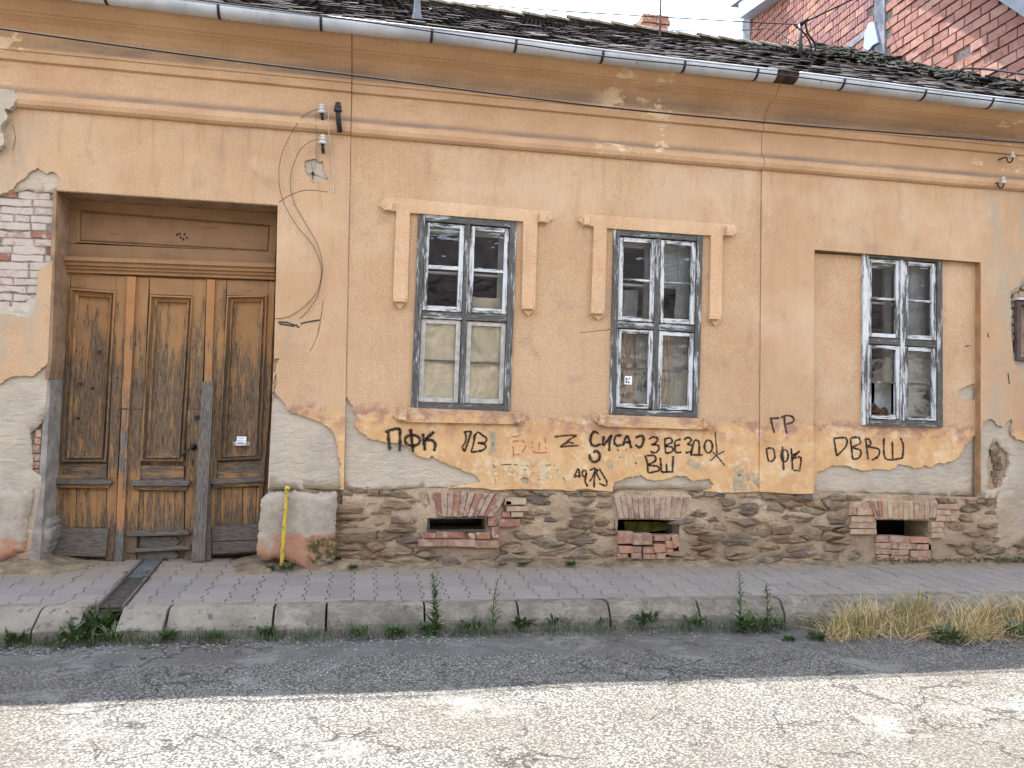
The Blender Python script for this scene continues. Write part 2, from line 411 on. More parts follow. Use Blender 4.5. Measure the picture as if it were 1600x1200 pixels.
def see_through(mt, lo, hi, top, scale=130):
    nt = mt.node_tree; b_ = nt.nodes['Principled BSDF']; g = nt.nodes.new('ShaderNodeNewGeometry'); n_ = nt.nodes.new('ShaderNodeTexNoise'); n_.inputs['Scale'].default_value = scale; n_.inputs['Detail'].default_value = 3
    r_ = nt.nodes.new('ShaderNodeMapRange'); r_.inputs[1].default_value = lo; r_.inputs[2].default_value = hi; r_.inputs[4].default_value = top
    nt.links.new(g.outputs['Position'], n_.inputs['Vector']); nt.links.new(n_.outputs['Fac'], r_.inputs[0]); nt.links.new(r_.outputs[0], b_.inputs['Alpha'])
see_through(SPRAY, .34, .52, 1); see_through(SPRAYB, .36, .52, .95); see_through(SPRAYR, .36, .5, .9)
OVER = m_plain('overspray', (40, 38, 38), .8, .2, .2, 40, 0); see_through(OVER, .44, .72, .55, 160)
FLAKE = m_plain('pale_flaked_patch', (236, 212, 168), .9, .2, .12, 30)
FLAKEG = m_plain('grey_filler_patch', (196, 178, 148), .9, .2, .15, 20)
YEL = Mat('yellow_enamel', .45, .45); YEL = YEL.out(YEL.mix(YEL.ramp(YEL.noise(30, 6, .8), .54, .6), YEL.mix(YEL.ramp(YEL.noise(16, 5, .7), .4, .65), P(226, 194, 60, .62), P(190, 160, 62, .62)), P(84, 70, 50)))
PAPER = m_plain('white_paper', (246, 246, 248), .7, .3, .04, 10, 0, k=.85); BLUEP = m_plain('blue_print', (50, 70, 130), .7, .3, .1, 10, 0)
GREYP = m_plain('grey_print', (120, 124, 134), .7, .3, .1, 10, 0)
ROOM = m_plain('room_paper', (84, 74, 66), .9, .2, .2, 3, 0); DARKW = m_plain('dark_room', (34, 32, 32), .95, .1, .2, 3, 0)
CURT = m_plain('beige_curtain', (246, 232, 208), .9, .1, .10, 6, .1, k=1.0); CURW = m_plain('grey_net_curtain', (206, 208, 210), .9, .1, .15, 9, .1, k=.8)
CURB = m_plain('brown_curtain', (214, 188, 168), .9, .1, .2, 8, .1, k=.9)
BROWN = m_plain('brown_cloth', (112, 84, 62), .95, .1, .5, 22, .6, .02)
GREENP = m_plain('mossy_plank', (120, 116, 56), .9, .2, .4, 12)
def m_gutter():
    m = Mat('galvanised_gutter', .5, .5)
    c = m.mix(m.ramp(m.noise(2.5, 5, .6), .35, .65), P(206, 208, 212), P(178, 180, 184))
    c = m.mix(m.ramp(m.noise(9, 5, .75, 0, m.pos((2.4, 1, .6))), .62, .72, 0, .7), c, P(96, 90, 84))
    low = m.ramp(m.noise(38, 3, .8, 0, m.pos((1, .2, .2))), .62, .68, 0, 1)
    c = m.mix(m.math('MULTIPLY', low, .35), c, P(70, 66, 62))
    m.bump(m.noise(14, 3, .5), .15, .01)
    return m.out(c)
GUTT = m_gutter()
def m_tile():
    m = Mat('mossy_roof_tile', .95, .12)
    c = m.mix(m.ramp(m.noise(5, 5, .7, 0, m.pos((1, 1, 1), 0)), .35, .65), P(90, 85, 84), P(64, 61, 62))
    c = m.mix(m.ramp(m.noise(23, 4, .7), .5, .7, 0, .7), c, P(116, 92, 80))
    c = m.mix(m.ramp(m.noise(3, 5, .7), .58, .7, 0, .6), c, P(96, 96, 82))
    sp = m.ramp(m.noise(30, 2, .5), .72, .75)
    c = m.mix(sp, c, P(214, 208, 196))
    m.bump(m.noise(60, 5, .75), .8, .012)
    return m.out(c)
TILE = m_tile()
RIDGE = m_plain('ridge_tile_clay', (150, 140, 124), .95, .1, .4, 14, .6, .01)
def m_paver():
    m = Mat('concrete_paver', .9, .25); r = m.rand()
    c = m.mix(r, P(162, 154, 144, .62), P(146, 139, 131, .62))
    c = m.mix(m.ramp(m.noise(2.0, 5, .6), .4, .7, 0, .6), c, P(158, 150, 140, .62))
    c = m.mix(m.ramp(m.noise(60, 4, .7), .5, .75, 0, .45), c, P(104, 102, 102, .62))
    c = m.mix(m.ramp(m.math('ADD', m.sep(1), m.math('MULTIPLY', m.noise(4, 5), .62)), -.18, .2, 0, .7), c, P(160, 142, 120, .62))
    m.bump(m.noise(140, 3, .7), .4, .004)
    return m.out(c)
PAVER = m_paver()
JOINT = m_plain('joint_sand', (96, 90, 82), .97, .1, .3, 30, .5)
DIRT = m_plain('sandy_dirt', (160, 140, 114), .97, .1, .3, 9, .9, .012)
def m_kerb():
    m = Mat('kerb_concrete', .95, .2); 
    c = m.mix(m.ramp(m.noise(3, 6, .65), .35, .68), P(166, 156, 140, .78), P(138, 128, 114, .78))
    c = m.mix(m.ramp(m.noise(16, 6, .75, 0, m.pos((1, 1, 1), 4)), .55, .66, 0, .75), c, P(84, 80, 74, .78))
    c = m.mix(m.ramp(m.noise(55, 4, .75), .6, .72, 0, .78), c, P(182, 176, 164, .78))
    st = m.math('MULTIPLY', m.ramp(m.sep(0), -.7, -.5), m.ramp(m.noise(7, 6, .75, 0, m.pos((1, 1, 2), 4)), .42, .58))
    c = m.mix(m.math('MULTIPLY', st, .5), c, P(104, 96, 86, .7))
    m.bump(m.noise(34, 6, .78), 1.0, .022); m.bump(m.noise(8, 4, .78), .5, .03)
    return m.out(c)
KERB = m_kerb()
def m_road():
    m = Mat('worn_chip_road', .93, .2); p = m.pos((1, 1, 1))
    big = m.noise(.7, 5, .6); y = m.sep(1)
    chip = m.vor(68, 'F1', 'Distance'); cc = m.vor(68, 'F1', 'Color'); s = m.n('ShaderNodeSeparateColor'); m.put(s.inputs[0], cc)
    c = m.mix(m.ramp(s.outputs[0], .1, .9), P(184, 179, 168, .45), P(156, 152, 144, .45))
    c = m.mix(m.ramp(s.outputs[1], .90, .96, 0, .45), c, P(240, 236, 226, .5))
    c = m.mix(m.ramp(s.outputs[2], .8, .9, 0, .6), c, P(92, 90, 88, .36))
    c = m.mix(m.ramp(chip, .40, .6, 0, .7), c, P(64, 62, 58, .36))
    smooth = m.math('MULTIPLY', m.ramp(m.math('ADD', y, m.math('MULTIPLY', m.noise(1.6, 5, .6), .9)), -1.55, -1.35), .85)   # finer old tarmac along the kerb
    tar = m.mix(m.ramp(m.noise(5, 6, .7), .35, .65), P(152, 148, 142, .40), P(128, 124, 120, .40))
    tar = m.mix(m.ramp(m.noise(90, 3, .8), .6, .7, 0, .6), tar, P(176, 172, 164, .36))
    c = m.mix(smooth, c, tar)
    c = m.mix(m.ramp(big, .4, .66, 0, .5), c, P(126, 116, 104, .38))
    c = m.mix(m.ramp(m.noise(1.6, 6, .7, .4), .54, .66, 0, .5), c, P(196, 192, 184, .40))
    c = m.mix(m.ramp(m.noise(26, 6, .8), .56, .72, 0, .6), c, P(96, 92, 88, .40))
    c = m.mix(m.math('MULTIPLY', m.ramp(y, -1.75, -1.38), m.ramp(m.noise(4, 6, .7), .42, .6, 0, .6)), c, P(122, 108, 90, .40))
    wv = m.n('ShaderNodeVectorMath', operation='ADD'); m.put(wv.inputs[0], p)
    nn = m.n('ShaderNodeTexNoise'); m.put(nn.inputs['Vector'], p); nn.inputs['Scale'].default_value = 5; nn.inputs['Detail'].default_value = 5
    sc_ = m.n('ShaderNodeVectorMath', operation='SCALE'); m.put(sc_.inputs[0], nn.outputs['Color']); sc_.inputs['Scale'].default_value = .35; m.put(wv.inputs[1], sc_.outputs[0])
    ck = m.vor(1.9, 'DISTANCE_TO_EDGE', 'Distance', wv.outputs[0]); 
    ckm = m.math('MULTIPLY', m.ramp(ck, m.ramp(m.noise(14, 4, .7), .35, .7, -.004, .012), .022, 1, 0), m.ramp(m.noise(1.1, 3), .47, .56))
    ck2 = m.vor(6.5, 'DISTANCE_TO_EDGE', 'Distance', wv.outputs[0])
    ckm2 = m.math('MULTIPLY', m.ramp(ck2, .01, .035, 1, 0), m.math('MULTIPLY', m.ramp(m.noise(.8, 3), .5, .58), m.math('ADD', smooth, .25)))
    ckm = m.math('MINIMUM', m.math('ADD', ckm, ckm2), 1.0)
    c = m.mix(m.math('MULTIPLY', ckm, .7), c, P(72, 66, 60, .40))
    rel = m.math('SUBTRACT', 1.0, m.math('MULTIPLY', smooth, .75))
    m.bump(m.math('MULTIPLY', m.math('SUBTRACT', 1.0, chip), rel), .8, .008); m.bump(m.noise(150, 4, .75), .7, .006); m.bump(m.noise(18, 5, .7), .5, .02); m.bump(m.math('SUBTRACT', 1.0, ckm), .8, .01)
    return m.out(c)
ROAD = m_road()
def m_leaf(name, a, b, k=.7):
    m = Mat(name, .6, .3); c = m.mix(m.noise(9, 4, .7), P(*a, k), P(*b, k))
    m.b.inputs['Subsurface Weight'].default_value = 0
    return m.out(c)
LEAF = m_leaf('weed_leaf', (104, 124, 72), (64, 86, 48), .5); LEAF2 = m_leaf('ivy_leaf', (80, 110, 60), (44, 72, 40), .5)
DRY = m_leaf('dry_straw', (222, 196, 142), (186, 156, 108)); DRYG = m_leaf('half_dry_grass', (126, 132, 72), (170, 152, 92))
def m_glass(name='window_glass', ripple=.6):
    mt = bpy.data.materials.new(name); mt.use_nodes = True; nt = mt.node_tree; nt.nodes.clear()
    o = nt.nodes.new('ShaderNodeOutputMaterial'); tr = nt.nodes.new('ShaderNodeBsdfTransparent'); gl = nt.nodes.new('ShaderNodeBsdfGlossy'); df = nt.nodes.new('ShaderNodeBsdfDiffuse')
    tr.inputs[0].default_value = (.93, .95, .94, 1); gl.inputs['Roughness'].default_value = .02; gl.inputs[0].default_value = (.95, .97, 1, 1); df.inputs[0].default_value = (.3, .29, .27, 1)
    fr = nt.nodes.new('ShaderNodeFresnel'); fr.inputs[0].default_value = 1.7
    g = nt.nodes.new('ShaderNodeNewGeometry'); n1 = nt.nodes.new('ShaderNodeTexNoise'); n1.inputs['Scale'].default_value = 6; n1.inputs['Detail'].default_value = 2
    mm = nt.nodes.new('ShaderNodeVectorMath'); mm.operation = 'MULTIPLY'; mm.inputs[1].default_value = (.7, 1, 1.6); nt.links.new(g.outputs['Position'], mm.inputs[0]); nt.links.new(mm.outputs[0], n1.inputs['Vector'])
    b = nt.nodes.new('ShaderNodeBump'); b.inputs['Strength'].default_value = ripple; b.inputs['Distance'].default_value = .01; nt.links.new(n1.outputs['Fac'], b.inputs['Height'])
    nt.links.new(b.outputs[0], gl.inputs['Normal'])
    n2 = nt.nodes.new('ShaderNodeTexNoise'); n2.inputs['Scale'].default_value = 9; n2.inputs['Detail'].default_value = 6; nt.links.new(g.outputs['Position'], n2.inputs['Vector'])
    mr_ = nt.nodes.new('ShaderNodeMapRange'); mr_.inputs[1].default_value = .45; mr_.inputs[2].default_value = .8; mr_.inputs[3].default_value = .006; mr_.inputs[4].default_value = .07; nt.links.new(n2.outputs['Fac'], mr_.inputs[0])
    m1 = nt.nodes.new('ShaderNodeMixShader'); nt.links.new(mr_.outputs[0], m1.inputs[0]); nt.links.new(tr.outputs[0], m1.inputs[1]); nt.links.new(df.outputs[0], m1.inputs[2])
    m2 = nt.nodes.new('ShaderNodeMixShader'); nt.links.new(fr.outputs[0], m2.inputs[0]); nt.links.new(m1.outputs[0], m2.inputs[1]); nt.links.new(gl.outputs[0], m2.inputs[2]); nt.links.new(m2.outputs[0], o.inputs[0])
    return mt
GLASS = m_glass()

# ================================================================== ground, road, pavement
def lerp(a, b, t): return a+(b-a)*t
def grid_sheet(name, x0, x1, nx, y0, y1, ny, zf, mat, parent=None, smooth=True, **k):
    V = []; F = []
    for j in range(ny+1):
        for i in range(nx+1):
            x = lerp(x0, x1, i/nx); y = lerp(y0, y1, j/ny); V.append((x, y, zf(x, y)))
    for j in range(ny):
        for i in range(nx):
            a = j*(nx+1)+i; F.append([a, a+1, a+nx+2, a+nx+1])
    return mesh(name, V, F, mat, parent, smooth, **k)
YK = -1.24                                            # line of the kerb's crest
def zroad(x, y):
    b = zg(x)-.185+.018*fbm(x*.8, y*1.3, 2.2, 1.0)+.004*fbm(x, y, 5, 9, 3)
    return b-.02*max(0, min(1, (y+1.9)/.5))
grid_sheet('ground', -250, 250, 2, -250, 250, 2, lambda x, y: zg(x)-.6, m_plain('earth', (120, 110, 92)), kind='structure')
grid_sheet('road', -9, 12, 260, -10.4, -1.2, 150, zroad, ROAD, kind='structure')
pav = grid_sheet('pavement', -9, 12, 4, YK+.1, .35, 2, lambda x, y: zg(x)+.02*y-.012, JOINT, kind='structure', smooth=False)
def pz(x, y): return zg(x)+.02*y
# drain channel across the pavement, from under the gate to the kerb
CH = [(-1.90, .36), (-1.72, .36), (-1.63, -1.16), (-1.80, -1.16)]
def chx(y, side): t = (.36-y)/1.52; return lerp(-1.895, -1.80, t) if side == 0 else lerp(-1.735, -1.63, t)

# pavers: interlocking blocks, zigzag sides running across the pavement
PW, PL, PA = .18, .2, .012
def paver_mesh():
    out = []
    def zz(y):                                        # zigzag with period PL
        t = (y/PL+.5) % 1.0
        return PA*(1 if t < .17 or t > .83 else -1 if .33 < t < .67 else lerp(1, -1, (t-.17)/.16) if t < .5 else lerp(-1, 1, (t-.67)/.16))
    ys = [-.5, -.33, -.17, .17, .33, .5]; g = .0028
    right = [(PW/2-g+zz(y*PL*.999), y*(PL-2*g)) for y in ys]
    left = [(-x, y) for x, y in right][::-1]
    out = right+left; n = len(out); V = []; F = []
    for z, s in ((0, .972), (-.006, 1), (-.05, 1)):
        for x, y in out: V.append((x*s, y*s, z))
    F.append(list(range(n)))
    for r in (0, n):
        for i in range(n): j = (i+1) % n; F.append([r+i, r+n+i, r+n+j, r+j])
    me = bpy.data.meshes.new('paver'); me.from_pydata(V, [], F); me.update(); me.materials.append(PAVER); return me, out
PM, POUT = paver_mesh(); spots = []; cut = []
def half_plane(poly, qx, qy, nx_, ny_):
    out = []
    for k in range(len(poly)):
        a, b = poly[k], poly[(k+1) % len(poly)]; da = (a[0]-qx)*nx_+(a[1]-qy)*ny_; db = (b[0]-qx)*nx_+(b[1]-qy)*ny_
        if da <= 0: out.append(a)
        if da*db < 0: t = da/(da-db); out.append((a[0]+(b[0]-a[0])*t, a[1]+(b[1]-a[1])*t))
    return out
for i in range(-25, 48):
    x = i*PW+.03
    for j in range(-2, 9):
        y = -1.04+(j+(.5 if i % 2 else 0))*PL
        if y > (.27 if -2.6 < x < -.8 else -.03) or y < YK+.04: continue
        poly = [(x+a, y+b) for a, b in POUT]; full = True
        if y-PL/2 < YK+.13: poly = half_plane(poly, 0, YK+.125, 0, -1); full = False
        near = chx(y, 0)-.15 < x < chx(y, 1)+.15
        if near:
            side = 0 if x < (chx(y, 0)+chx(y, 1))/2 else 1; dx_ = (chx(-1.16, side)-chx(.36, side)); nx_ = 1.52; ny_ = dx_
            L_ = math.hypot(nx_, ny_); sg = 1 if side == 0 else -1
            poly = half_plane(poly, chx(.36, side)-sg*.016, .36, sg*nx_/L_, sg*ny_/L_); full = False
        if len(poly) < 3: continue
        p = Vector((x, y, pz(x, y))); q = p-CAM; dep = q.dot(_d); ux = q.dot(_r)/dep*1200
        spots.append((dep if abs(ux) < 830 else 99+dep, x, y, None if full else poly))
spots.sort(key=lambda t: t[0]); rest = []
rp = random.Random(5)
def plate(poly, z, h):
    n = len(poly); cx = sum(a for a, b in poly)/n; cy = sum(b for a, b in poly)/n; V = []; F = [list(range(n))]
    for dz, s_ in ((0, .96), (-.006, 1), (-h, 1)): V += [((a-cx)*s_, (b-cy)*s_, dz) for a, b in poly]
    for r_ in (0, n): F += [[r_+k, r_+n+k, r_+n+(k+1) % n, r_+(k+1) % n] for k in range(n)]
    return V, F, (cx, cy, z)
for k, (dd, x, y, poly) in enumerate(spots):
    loc = (x, y, pz(x, y)+rp.uniform(-.003, .003)+.006*nz3(x, y, 0, 1.3)); rot = (.02+rp.gauss(0, .006), SL+rp.gauss(0, .006), rp.gauss(0, .008))
    if k < 300:
        if poly:
            V, F, c_ = plate(poly, 0, .05); o = mesh('paver', V, F, PAVER, pav); o.location = (c_[0], c_[1], pz(c_[0], c_[1])); o.rotation_euler = rot; continue
        o = bpy.data.objects.new('paver', PM); COL.objects.link(o); o.parent = pav; o.location = loc; o.rotation_euler = rot
    else:
        M_ = Matrix.Translation(loc) @ __import__('mathutils').Euler(rot).to_matrix().to_4x4()
        rest.append(([tuple(M_ @ v.co) for v in PM.vertices], [list(f.vertices) for f in PM.polygons]))
if rest:
    V, F = join_geo(rest); mesh('paver_field', V, F, PAVER, pav, kind='stuff')
# channel: two thin steel edges and cover plates
ch = []
for s in (0, 1):
    pts = [(chx(y, s), y) for y in (.36, -.4, -1.16)]
    for (xa, ya), (xb, yb) in zip(pts, pts[1:]):
        wv = .018
        V = []
        for x, y in ((xa, ya), (xb, yb)):
            for dx in (-wv/2, wv/2):
                for dz in (-.06, .012): V.append((x+dx, y, pz(x, y)+dz))
        ch.append((V, [[0, 1, 3, 2], [4, 6, 7, 5], [1, 5, 7, 3], [0, 4, 5, 1], [2, 3, 7, 6]]))
V, F = join_geo(ch); mesh('drain_edge', V, F, GREYH, pav)
for ya, yb, dz, mt in ((.34, -.28, -.002, m_plain('steel_plate', (120, 120, 122), .6, .4, .3, 14)), (-.30, -1.12, -.016, m_plain('concrete_plate', (140, 130, 116), .95, .2, .25, 14))):
    V = [(chx(ya, 0)+.012, ya, pz(-1.8, ya)+dz), (chx(ya, 1)-.012, ya, pz(-1.8, ya)+dz), (chx(yb, 1)-.012, yb, pz(-1.7, yb)+dz), (chx(yb, 0)+.012, yb, pz(-1.7, yb)+dz)]
    V += [(a, b, c-.03) for a, b, c in V]
    mesh('drain_cover', V, [[3, 2, 1, 0], [0, 1, 5, 4], [1, 2, 6, 5], [2, 3, 7, 6], [3, 0, 4, 7]], mt, pav)

# dirt that has gathered along the foot of the wall and in front of the gate
def dirtz(x, y):
    n = fbm(x, y, 3, 3.1, 4); t = (y+.24)/.24
    h = -.03+.055*t+.03*n
    if -2.6 < x < -.75: h = -.02+.03*n+(.05*(x+1.25)/.4 if x > -1.25 else 0)+(.05*(-2.2-x)/.3 if x < -2.2 else 0)+.02*(y-.1)
    if x < -2.6: h += .02
    return pz(x, y)+min(.06, h)-.06*max(0, (-.2-y)/.1)
grid_sheet('dirt_strip', -5, 8, 380, -.3, .34, 22, dirtz, DIRT, kind='structure')

# kerb stones
kerb = grid_sheet('kerb', -9, 12, 2, YK-.08, YK+.2, 1, lambda x, y: zg(x)-.24, JOINT, kind='structure')
jx = [Gd(x, 960-.022*(x-240), -.05).x for x in (-150, 60, 132)]
jx2 = [Gd(x, 960-.022*(x-240), -.05).x for x in (188, 262, 428, 510, 663, 808, 948, 1085, 1213, 1325, 1440, 1560, 1690)]
segs = list(zip(jx, jx[1:]))+list(zip(jx2, jx2[1:]))+[(-4.2, jx[0]), (jx2[-1], jx2[-1]+1)]
for a, b in segs:
    low = b < -.62; cr = random.Random(int(a*100)); dy = cr.uniform(-.012, .012); dz = cr.uniform(-.008, .008); nseg = max(3, int((b-a)/.1))
    if low: prof = [(.15, .0), (.04, .012), (-.02, .004), (-.16, -.085), (-.175, -.10), (-.175, -.22)]
    elif b < 0: prof = [(.13, -.002), (.03, .002), (-.02, -.01), (-.10, -.10), (-.115, -.13), (-.115, -.25)]
    else: prof = [(.12, -.004), (.02, -.002), (-.015, -.012), (-.075, -.095), (-.085, -.125), (-.09, -.25)]
    prof = [(.15, -.1)]+prof
    V = []; F = []; n = len(prof)
    for i in range(nseg+1):
        x = lerp(a+.008, b-.008, i/nseg); e = .006 if i in (0, nseg) else 0
        for py, pz_ in prof:
            nn = .006*fbm(x, py*2, pz_*3, 6, 3)
            V.append((x, YK+py+dy+nn+(e if py < 0 else 0), zg(x)+pz_+dz-.02+nn*.8-e))
    for i in range(nseg):
        for j in range(n-1): F.append([i*n+j, i*n+j+1, (i+1)*n+j+1, (i+1)*n+j])
    F.append(list(range(n))[::-1]); F.append(list(range(nseg*n, nseg*n+n)))
    o = mesh('kerb_stone', V, F, KERB, kerb, smooth=False)

# ================================================================== the old house
house = empty('house', (1.9, 0, 0), label='low old house with peeling ochre plaster, wooden gate and three tall windows', cat='house')
house.location = (0, 0, 0)
XL, XC, XR0, XR1 = -.158, 3.85, 4.435, 6.374
def zp(X):
    P_ = [(-6, .76), (-.77, .699), (-.2, .694), (1.976, .672), (3.84, .645), (4.44, .627), (6.56, .543), (9, .48)]
    for (a, za), (b, zb) in zip(P_, P_[1:]):
        if X <= b: return lerp(za, zb, (X-a)/(b-a))
    return .48
def bottom_edge(xa, xb, seed):
    return rough([(xa, zp(xa)), ((xa+xb)/2, zp((xa+xb)/2)), (xb, zp(xb))], .012, .05, seed, False)
TOP = 3.93
DOORH_ = px([(87, 297), (434, 320), (428, 560), (418, 765), (405, 900), (40, 900), (62, 760), (75, 560)])
W1 = [(654, 334), (807, 346), (797, 643), (642, 639)]; W2Q = [(958.5, 358), (1098, 368), (1091, 653), (952, 647)]; W3 = [(1348, 392), (1471, 402), (1472, 668), (1347, 664)]
def inset(poly, d):
    cx = sum(p[0] for p in poly)/len(poly); cy = sum(p[1] for p in poly)/len(poly)
    return [(p[0]+(d if p[0] < cx else -d), p[1]+(d if p[1] < cy else -d)) for p in poly]
H1, H2, H3 = px(inset(W1, 4)), px(inset(W2Q, 4)), px(inset(W3, 4), Y=.07)
M1 = px([(-80, 312), (0, 303), (20, 295), (35, 280), (52, 266), (58, 262), (88, 272), (93, 285), (89, 297), (91, 400), (80, 408), (74, 414), (59, 425), (57, 470), (55, 487), (35, 498), (10, 492), (-80, 480)], 2.2, 6, 11)
M2 = px([(-180, 612), (0, 600), (10, 592), (25, 588), (50, 588), (60, 580), (72, 570), (80, 560), (80, 800), (-180, 800)], 1.6, 6, 12)
M3 = px([(436, 560), (427, 560), (429, 612), (440, 625), (447, 637), (455, 645), (490, 655), (510, 665), (523, 680), (528, 700), (531, 740), (531, 790), (400, 790), (410, 700)], 1.8, 6, 13)
HOOK = px([(476, 252), (492, 248), (504, 252), (507, 268), (514, 280), (500, 283), (488, 286), (478, 272)], 1.5, 5, 14)
M4 = px([(530, 622), (541, 620), (550, 632), (556, 650), (553, 665), (572, 680), (600, 690), (625, 693), (640, 700), (660, 715), (675, 712), (690, 722), (720, 733), (745, 742), (750, 752), (732, 757), (700, 763), (690, 800), (530, 800)], 2, 6, 15)
M5 = px([(958, 760), (962, 753), (975, 748), (1000, 743), (1010, 748), (1050, 746), (1070, 744), (1085, 751), (1110, 748), (1115, 755), (1112, 764), (1090, 767), (1085, 800), (958, 800)], 1.6, 6, 16)
SM = px([(813, 748), (819, 745), (826, 749), (825, 755), (817, 756)], .6, 4, 17)
M6 = px([(1272, 790), (1274, 748), (1290, 733), (1325, 728), (1345, 735), (1360, 735), (1390, 735), (1405, 725), (1415, 727), (1430, 732), (1475, 725), (1500, 710), (1508, 695), (1520, 682), (1530, 682), (1560, 690), (1560, 800)], 2, 6, 18, .07)
M7 = px([(1498, 610), (1510, 603), (1523, 598), (1526, 612), (1525, 625), (1498, 622)], 1, 5, 19, .07)
M8 = px([(1538, 658), (1548, 654), (1558, 664), (1566, 668), (1572, 660), (1581, 655), (1582, 664), (1580, 678), (1590, 688), (1608, 692), (1640, 700), (1640, 800), (1520, 800), (1528, 700)], 1.6, 6, 20)
M9 = px([(1578, 456), (1590, 448), (1598, 432), (1606, 420), (1700, 400), (1700, 600), (1592, 578), (1580, 560), (1577, 510)], 1.5, 6, 21)
REC = [(XR0, .2), (XR1, .2), (XR1, 3.038), (XR0, 3.073)]
def flat(xa, xb, top, seed): return bottom_edge(xa, xb, seed)+[(xb, top), (xa, top)]
def und(x, z): return .004*fbm(x, 0, z, 1.7, 3)
VH = [px(rect(667, 806, 763, 833)), px([(966, 808), (1063, 809), (1064, 874), (964, 874)]), px([(1368, 809), (1456, 810), (1457, 877), (1367, 877)])]
wall = slab('wall', [(-6, .0), (XR0-.0, .0), (XR0, 3.073), (XR1, 3.038), (XR1, 0), (9, 0), (9, 4.5), (-6, 4.5)], [DOORH_, H1, H2]+VH[:2], .06, .42, MORT, house)
slab('recess_wall', [(XR0-.01, -.1), (XR1+.01, -.1), (XR1+.01, 3.08), (XR0-.01, 3.09)], [H3, VH[2]], .118, .42, MORT, wall)
# --- grey undercoat
BM1 = px([(-80, 314), (0, 304), (45, 296), (82, 300), (96, 300), (96, 400), (83, 402), (70, 415), (57, 428), (55, 465), (40, 470), (20, 478), (-80, 475)], 1.5, 6, 31)
BCN = px([(46, 676), (58, 666), (70, 655), (72, 700), (70, 745), (58, 742), (48, 735)], 1, 5, 32)
BM9 = px([(1582, 462), (1592, 455), (1600, 445), (1700, 420), (1700, 560), (1586, 552)], 1, 5, 33)
BM8 = px([(1548, 700), (1562, 690), (1575, 705), (1580, 730), (1566, 762), (1545, 765)], 1.2, 5, 34)
def under(name, xa, xb, top, holes, y0, s, y1=None): return slab(name, flat(xa, xb, top, s), holes, y0, y1 or y0+.036, PLAST, wall, grid=.09, disp=und, smooth=True)
pierL = rough([(-6, -.1), (-3.2, .02), (-2.86, .085), (-2.72, .12), (-2.64, .19)], .02, .06, 40, False)+[(-2.6, .3), (-2.55, .8), (-2.4, 3.93), (-6, 3.93)]
slab('undercoat', pierL, [DOORH_, BM1, BCN], .022, .058, PLAST, wall, grid=.09, disp=und, smooth=True)
under('undercoat', -2.5, XL, TOP, [DOORH_], .022, 41)
under('undercoat', XL, XC, TOP, [H1, H2], .032, 42)
slab('undercoat', flat(XC, 9, TOP, 43), [REC, BM9, BM8], .022, .058, PLAST, wall, grid=.09, disp=und, smooth=True)
under('undercoat', XR0-.005, XR1+.005, 3.05, [H3], .09, 44)
# --- ochre top coat
def coat(outer, holes, y0, th=.02): return slab('ochre_coat', outer, holes, y0, y0+th, OCHRE, wall)
coat(flat(-6, XL-.002, TOP, 51), [DOORH_, M1, M2, M3, HOOK], 0, .021)
coat(flat(XL+.002, XC-.002, TOP, 52), [H1, H2, M4, M5, SM], .010, .021)
coat(flat(XC+.002, 9, TOP, 53), [REC, M8, M9], 0, .021)
coat(flat(XR0-.004, XR1+.004, 3.05, 54), [H3, M6, M7], .07, .019)
# linings of the recess and of the gate opening
LINER = m_plain('reveal_plaster', (176, 142, 112), .95, .15, .22, 8, .5)
LINERG = m_plain('reveal_grey_plaster', (170, 160, 150), .95, .15, .25, 8, .5)
prism('recess_jamb', [(XR1-.006, .6), (XR1+.004, .6), (XR1+.004, 3.04), (XR1-.006, 3.04)], .003, .07, m_plain('jamb_ochre', (196, 150, 110), .95, .15, .2, 6, .5), wall)
prism('recess_head', [(XR0, 3.073), (XR1, 3.038), (XR1, 3.046), (XR0, 3.081)], .003, .07, OCHRE2, wall)
dl, dr = DOORH_[0], DOORH_[1]
prism('gate_jamb', [(dl[0]-.02, dl[1]), (dl[0]+.006, dl[1]), w2(81, 560), w2(76, 592), w2(70, 592), w2(72, 560)], .003, .36, LINER, wall)
prism('gate_jamb', [w2(70, 592.5), w2(77, 592.5), w2(69, 750), w2(60, 880), w2(40, 880), w2(58, 760)], .024, .36, LINERG, wall)
prism('gate_soffit', [(dl[0]-.02, dl[1]+.012), (dl[0]-.02, dl[1]-.008), (dr[0]+.02, dr[1]-.008), (dr[0]+.02, dr[1]+.012)], .004, .36, LINER, wall)

LIME = m_plain('limewash_joint', (196, 180, 166), .97, .1, .35, 30, .9, .01)
# --- bricks laid bare in the left pier, at its corner and by the right edge
def brick_geo(x0, x1, z0, z1, y0, y1, b=.006, rnd=None, jit=.004):
    j = (lambda: rnd.uniform(-jit, jit)) if rnd else (lambda: 0)
    return prism_geo([(x0+j(), z0+j()), (x1+j(), z0+j()), (x1+j(), z1+j()), (x0+j(), z1+j())], y0, y1, b)
def brick(x0, x1, z0, z1, y0, y1, mat, parent, rnd, b=.006, jit=.004):
    V, F = brick_geo(x0, x1, z0, z1, y0, y1, b, rnd, jit); return mesh('brick', V, F, mat, parent)
rb = random.Random(21)
prism('limewash', [(-6, za_) for za_ in (0,)]+[(-2.57, w2(20, 486)[1]-.05), (-2.57, w2(40, 296)[1]+.03), (-6, w2(40, 296)[1]+.03)] if 0 else [(-4, w2(20, 486)[1]-.05), (-2.585, w2(20, 486)[1]-.05), (-2.585, w2(40, 296)[1]+.03), (-4, w2(40, 296)[1]+.03)], .046, .059, LIME, wall)
za, zb = w2(20, 482)[1], w2(40, 296)[1]; rows = 15; hh = (zb-za)/rows
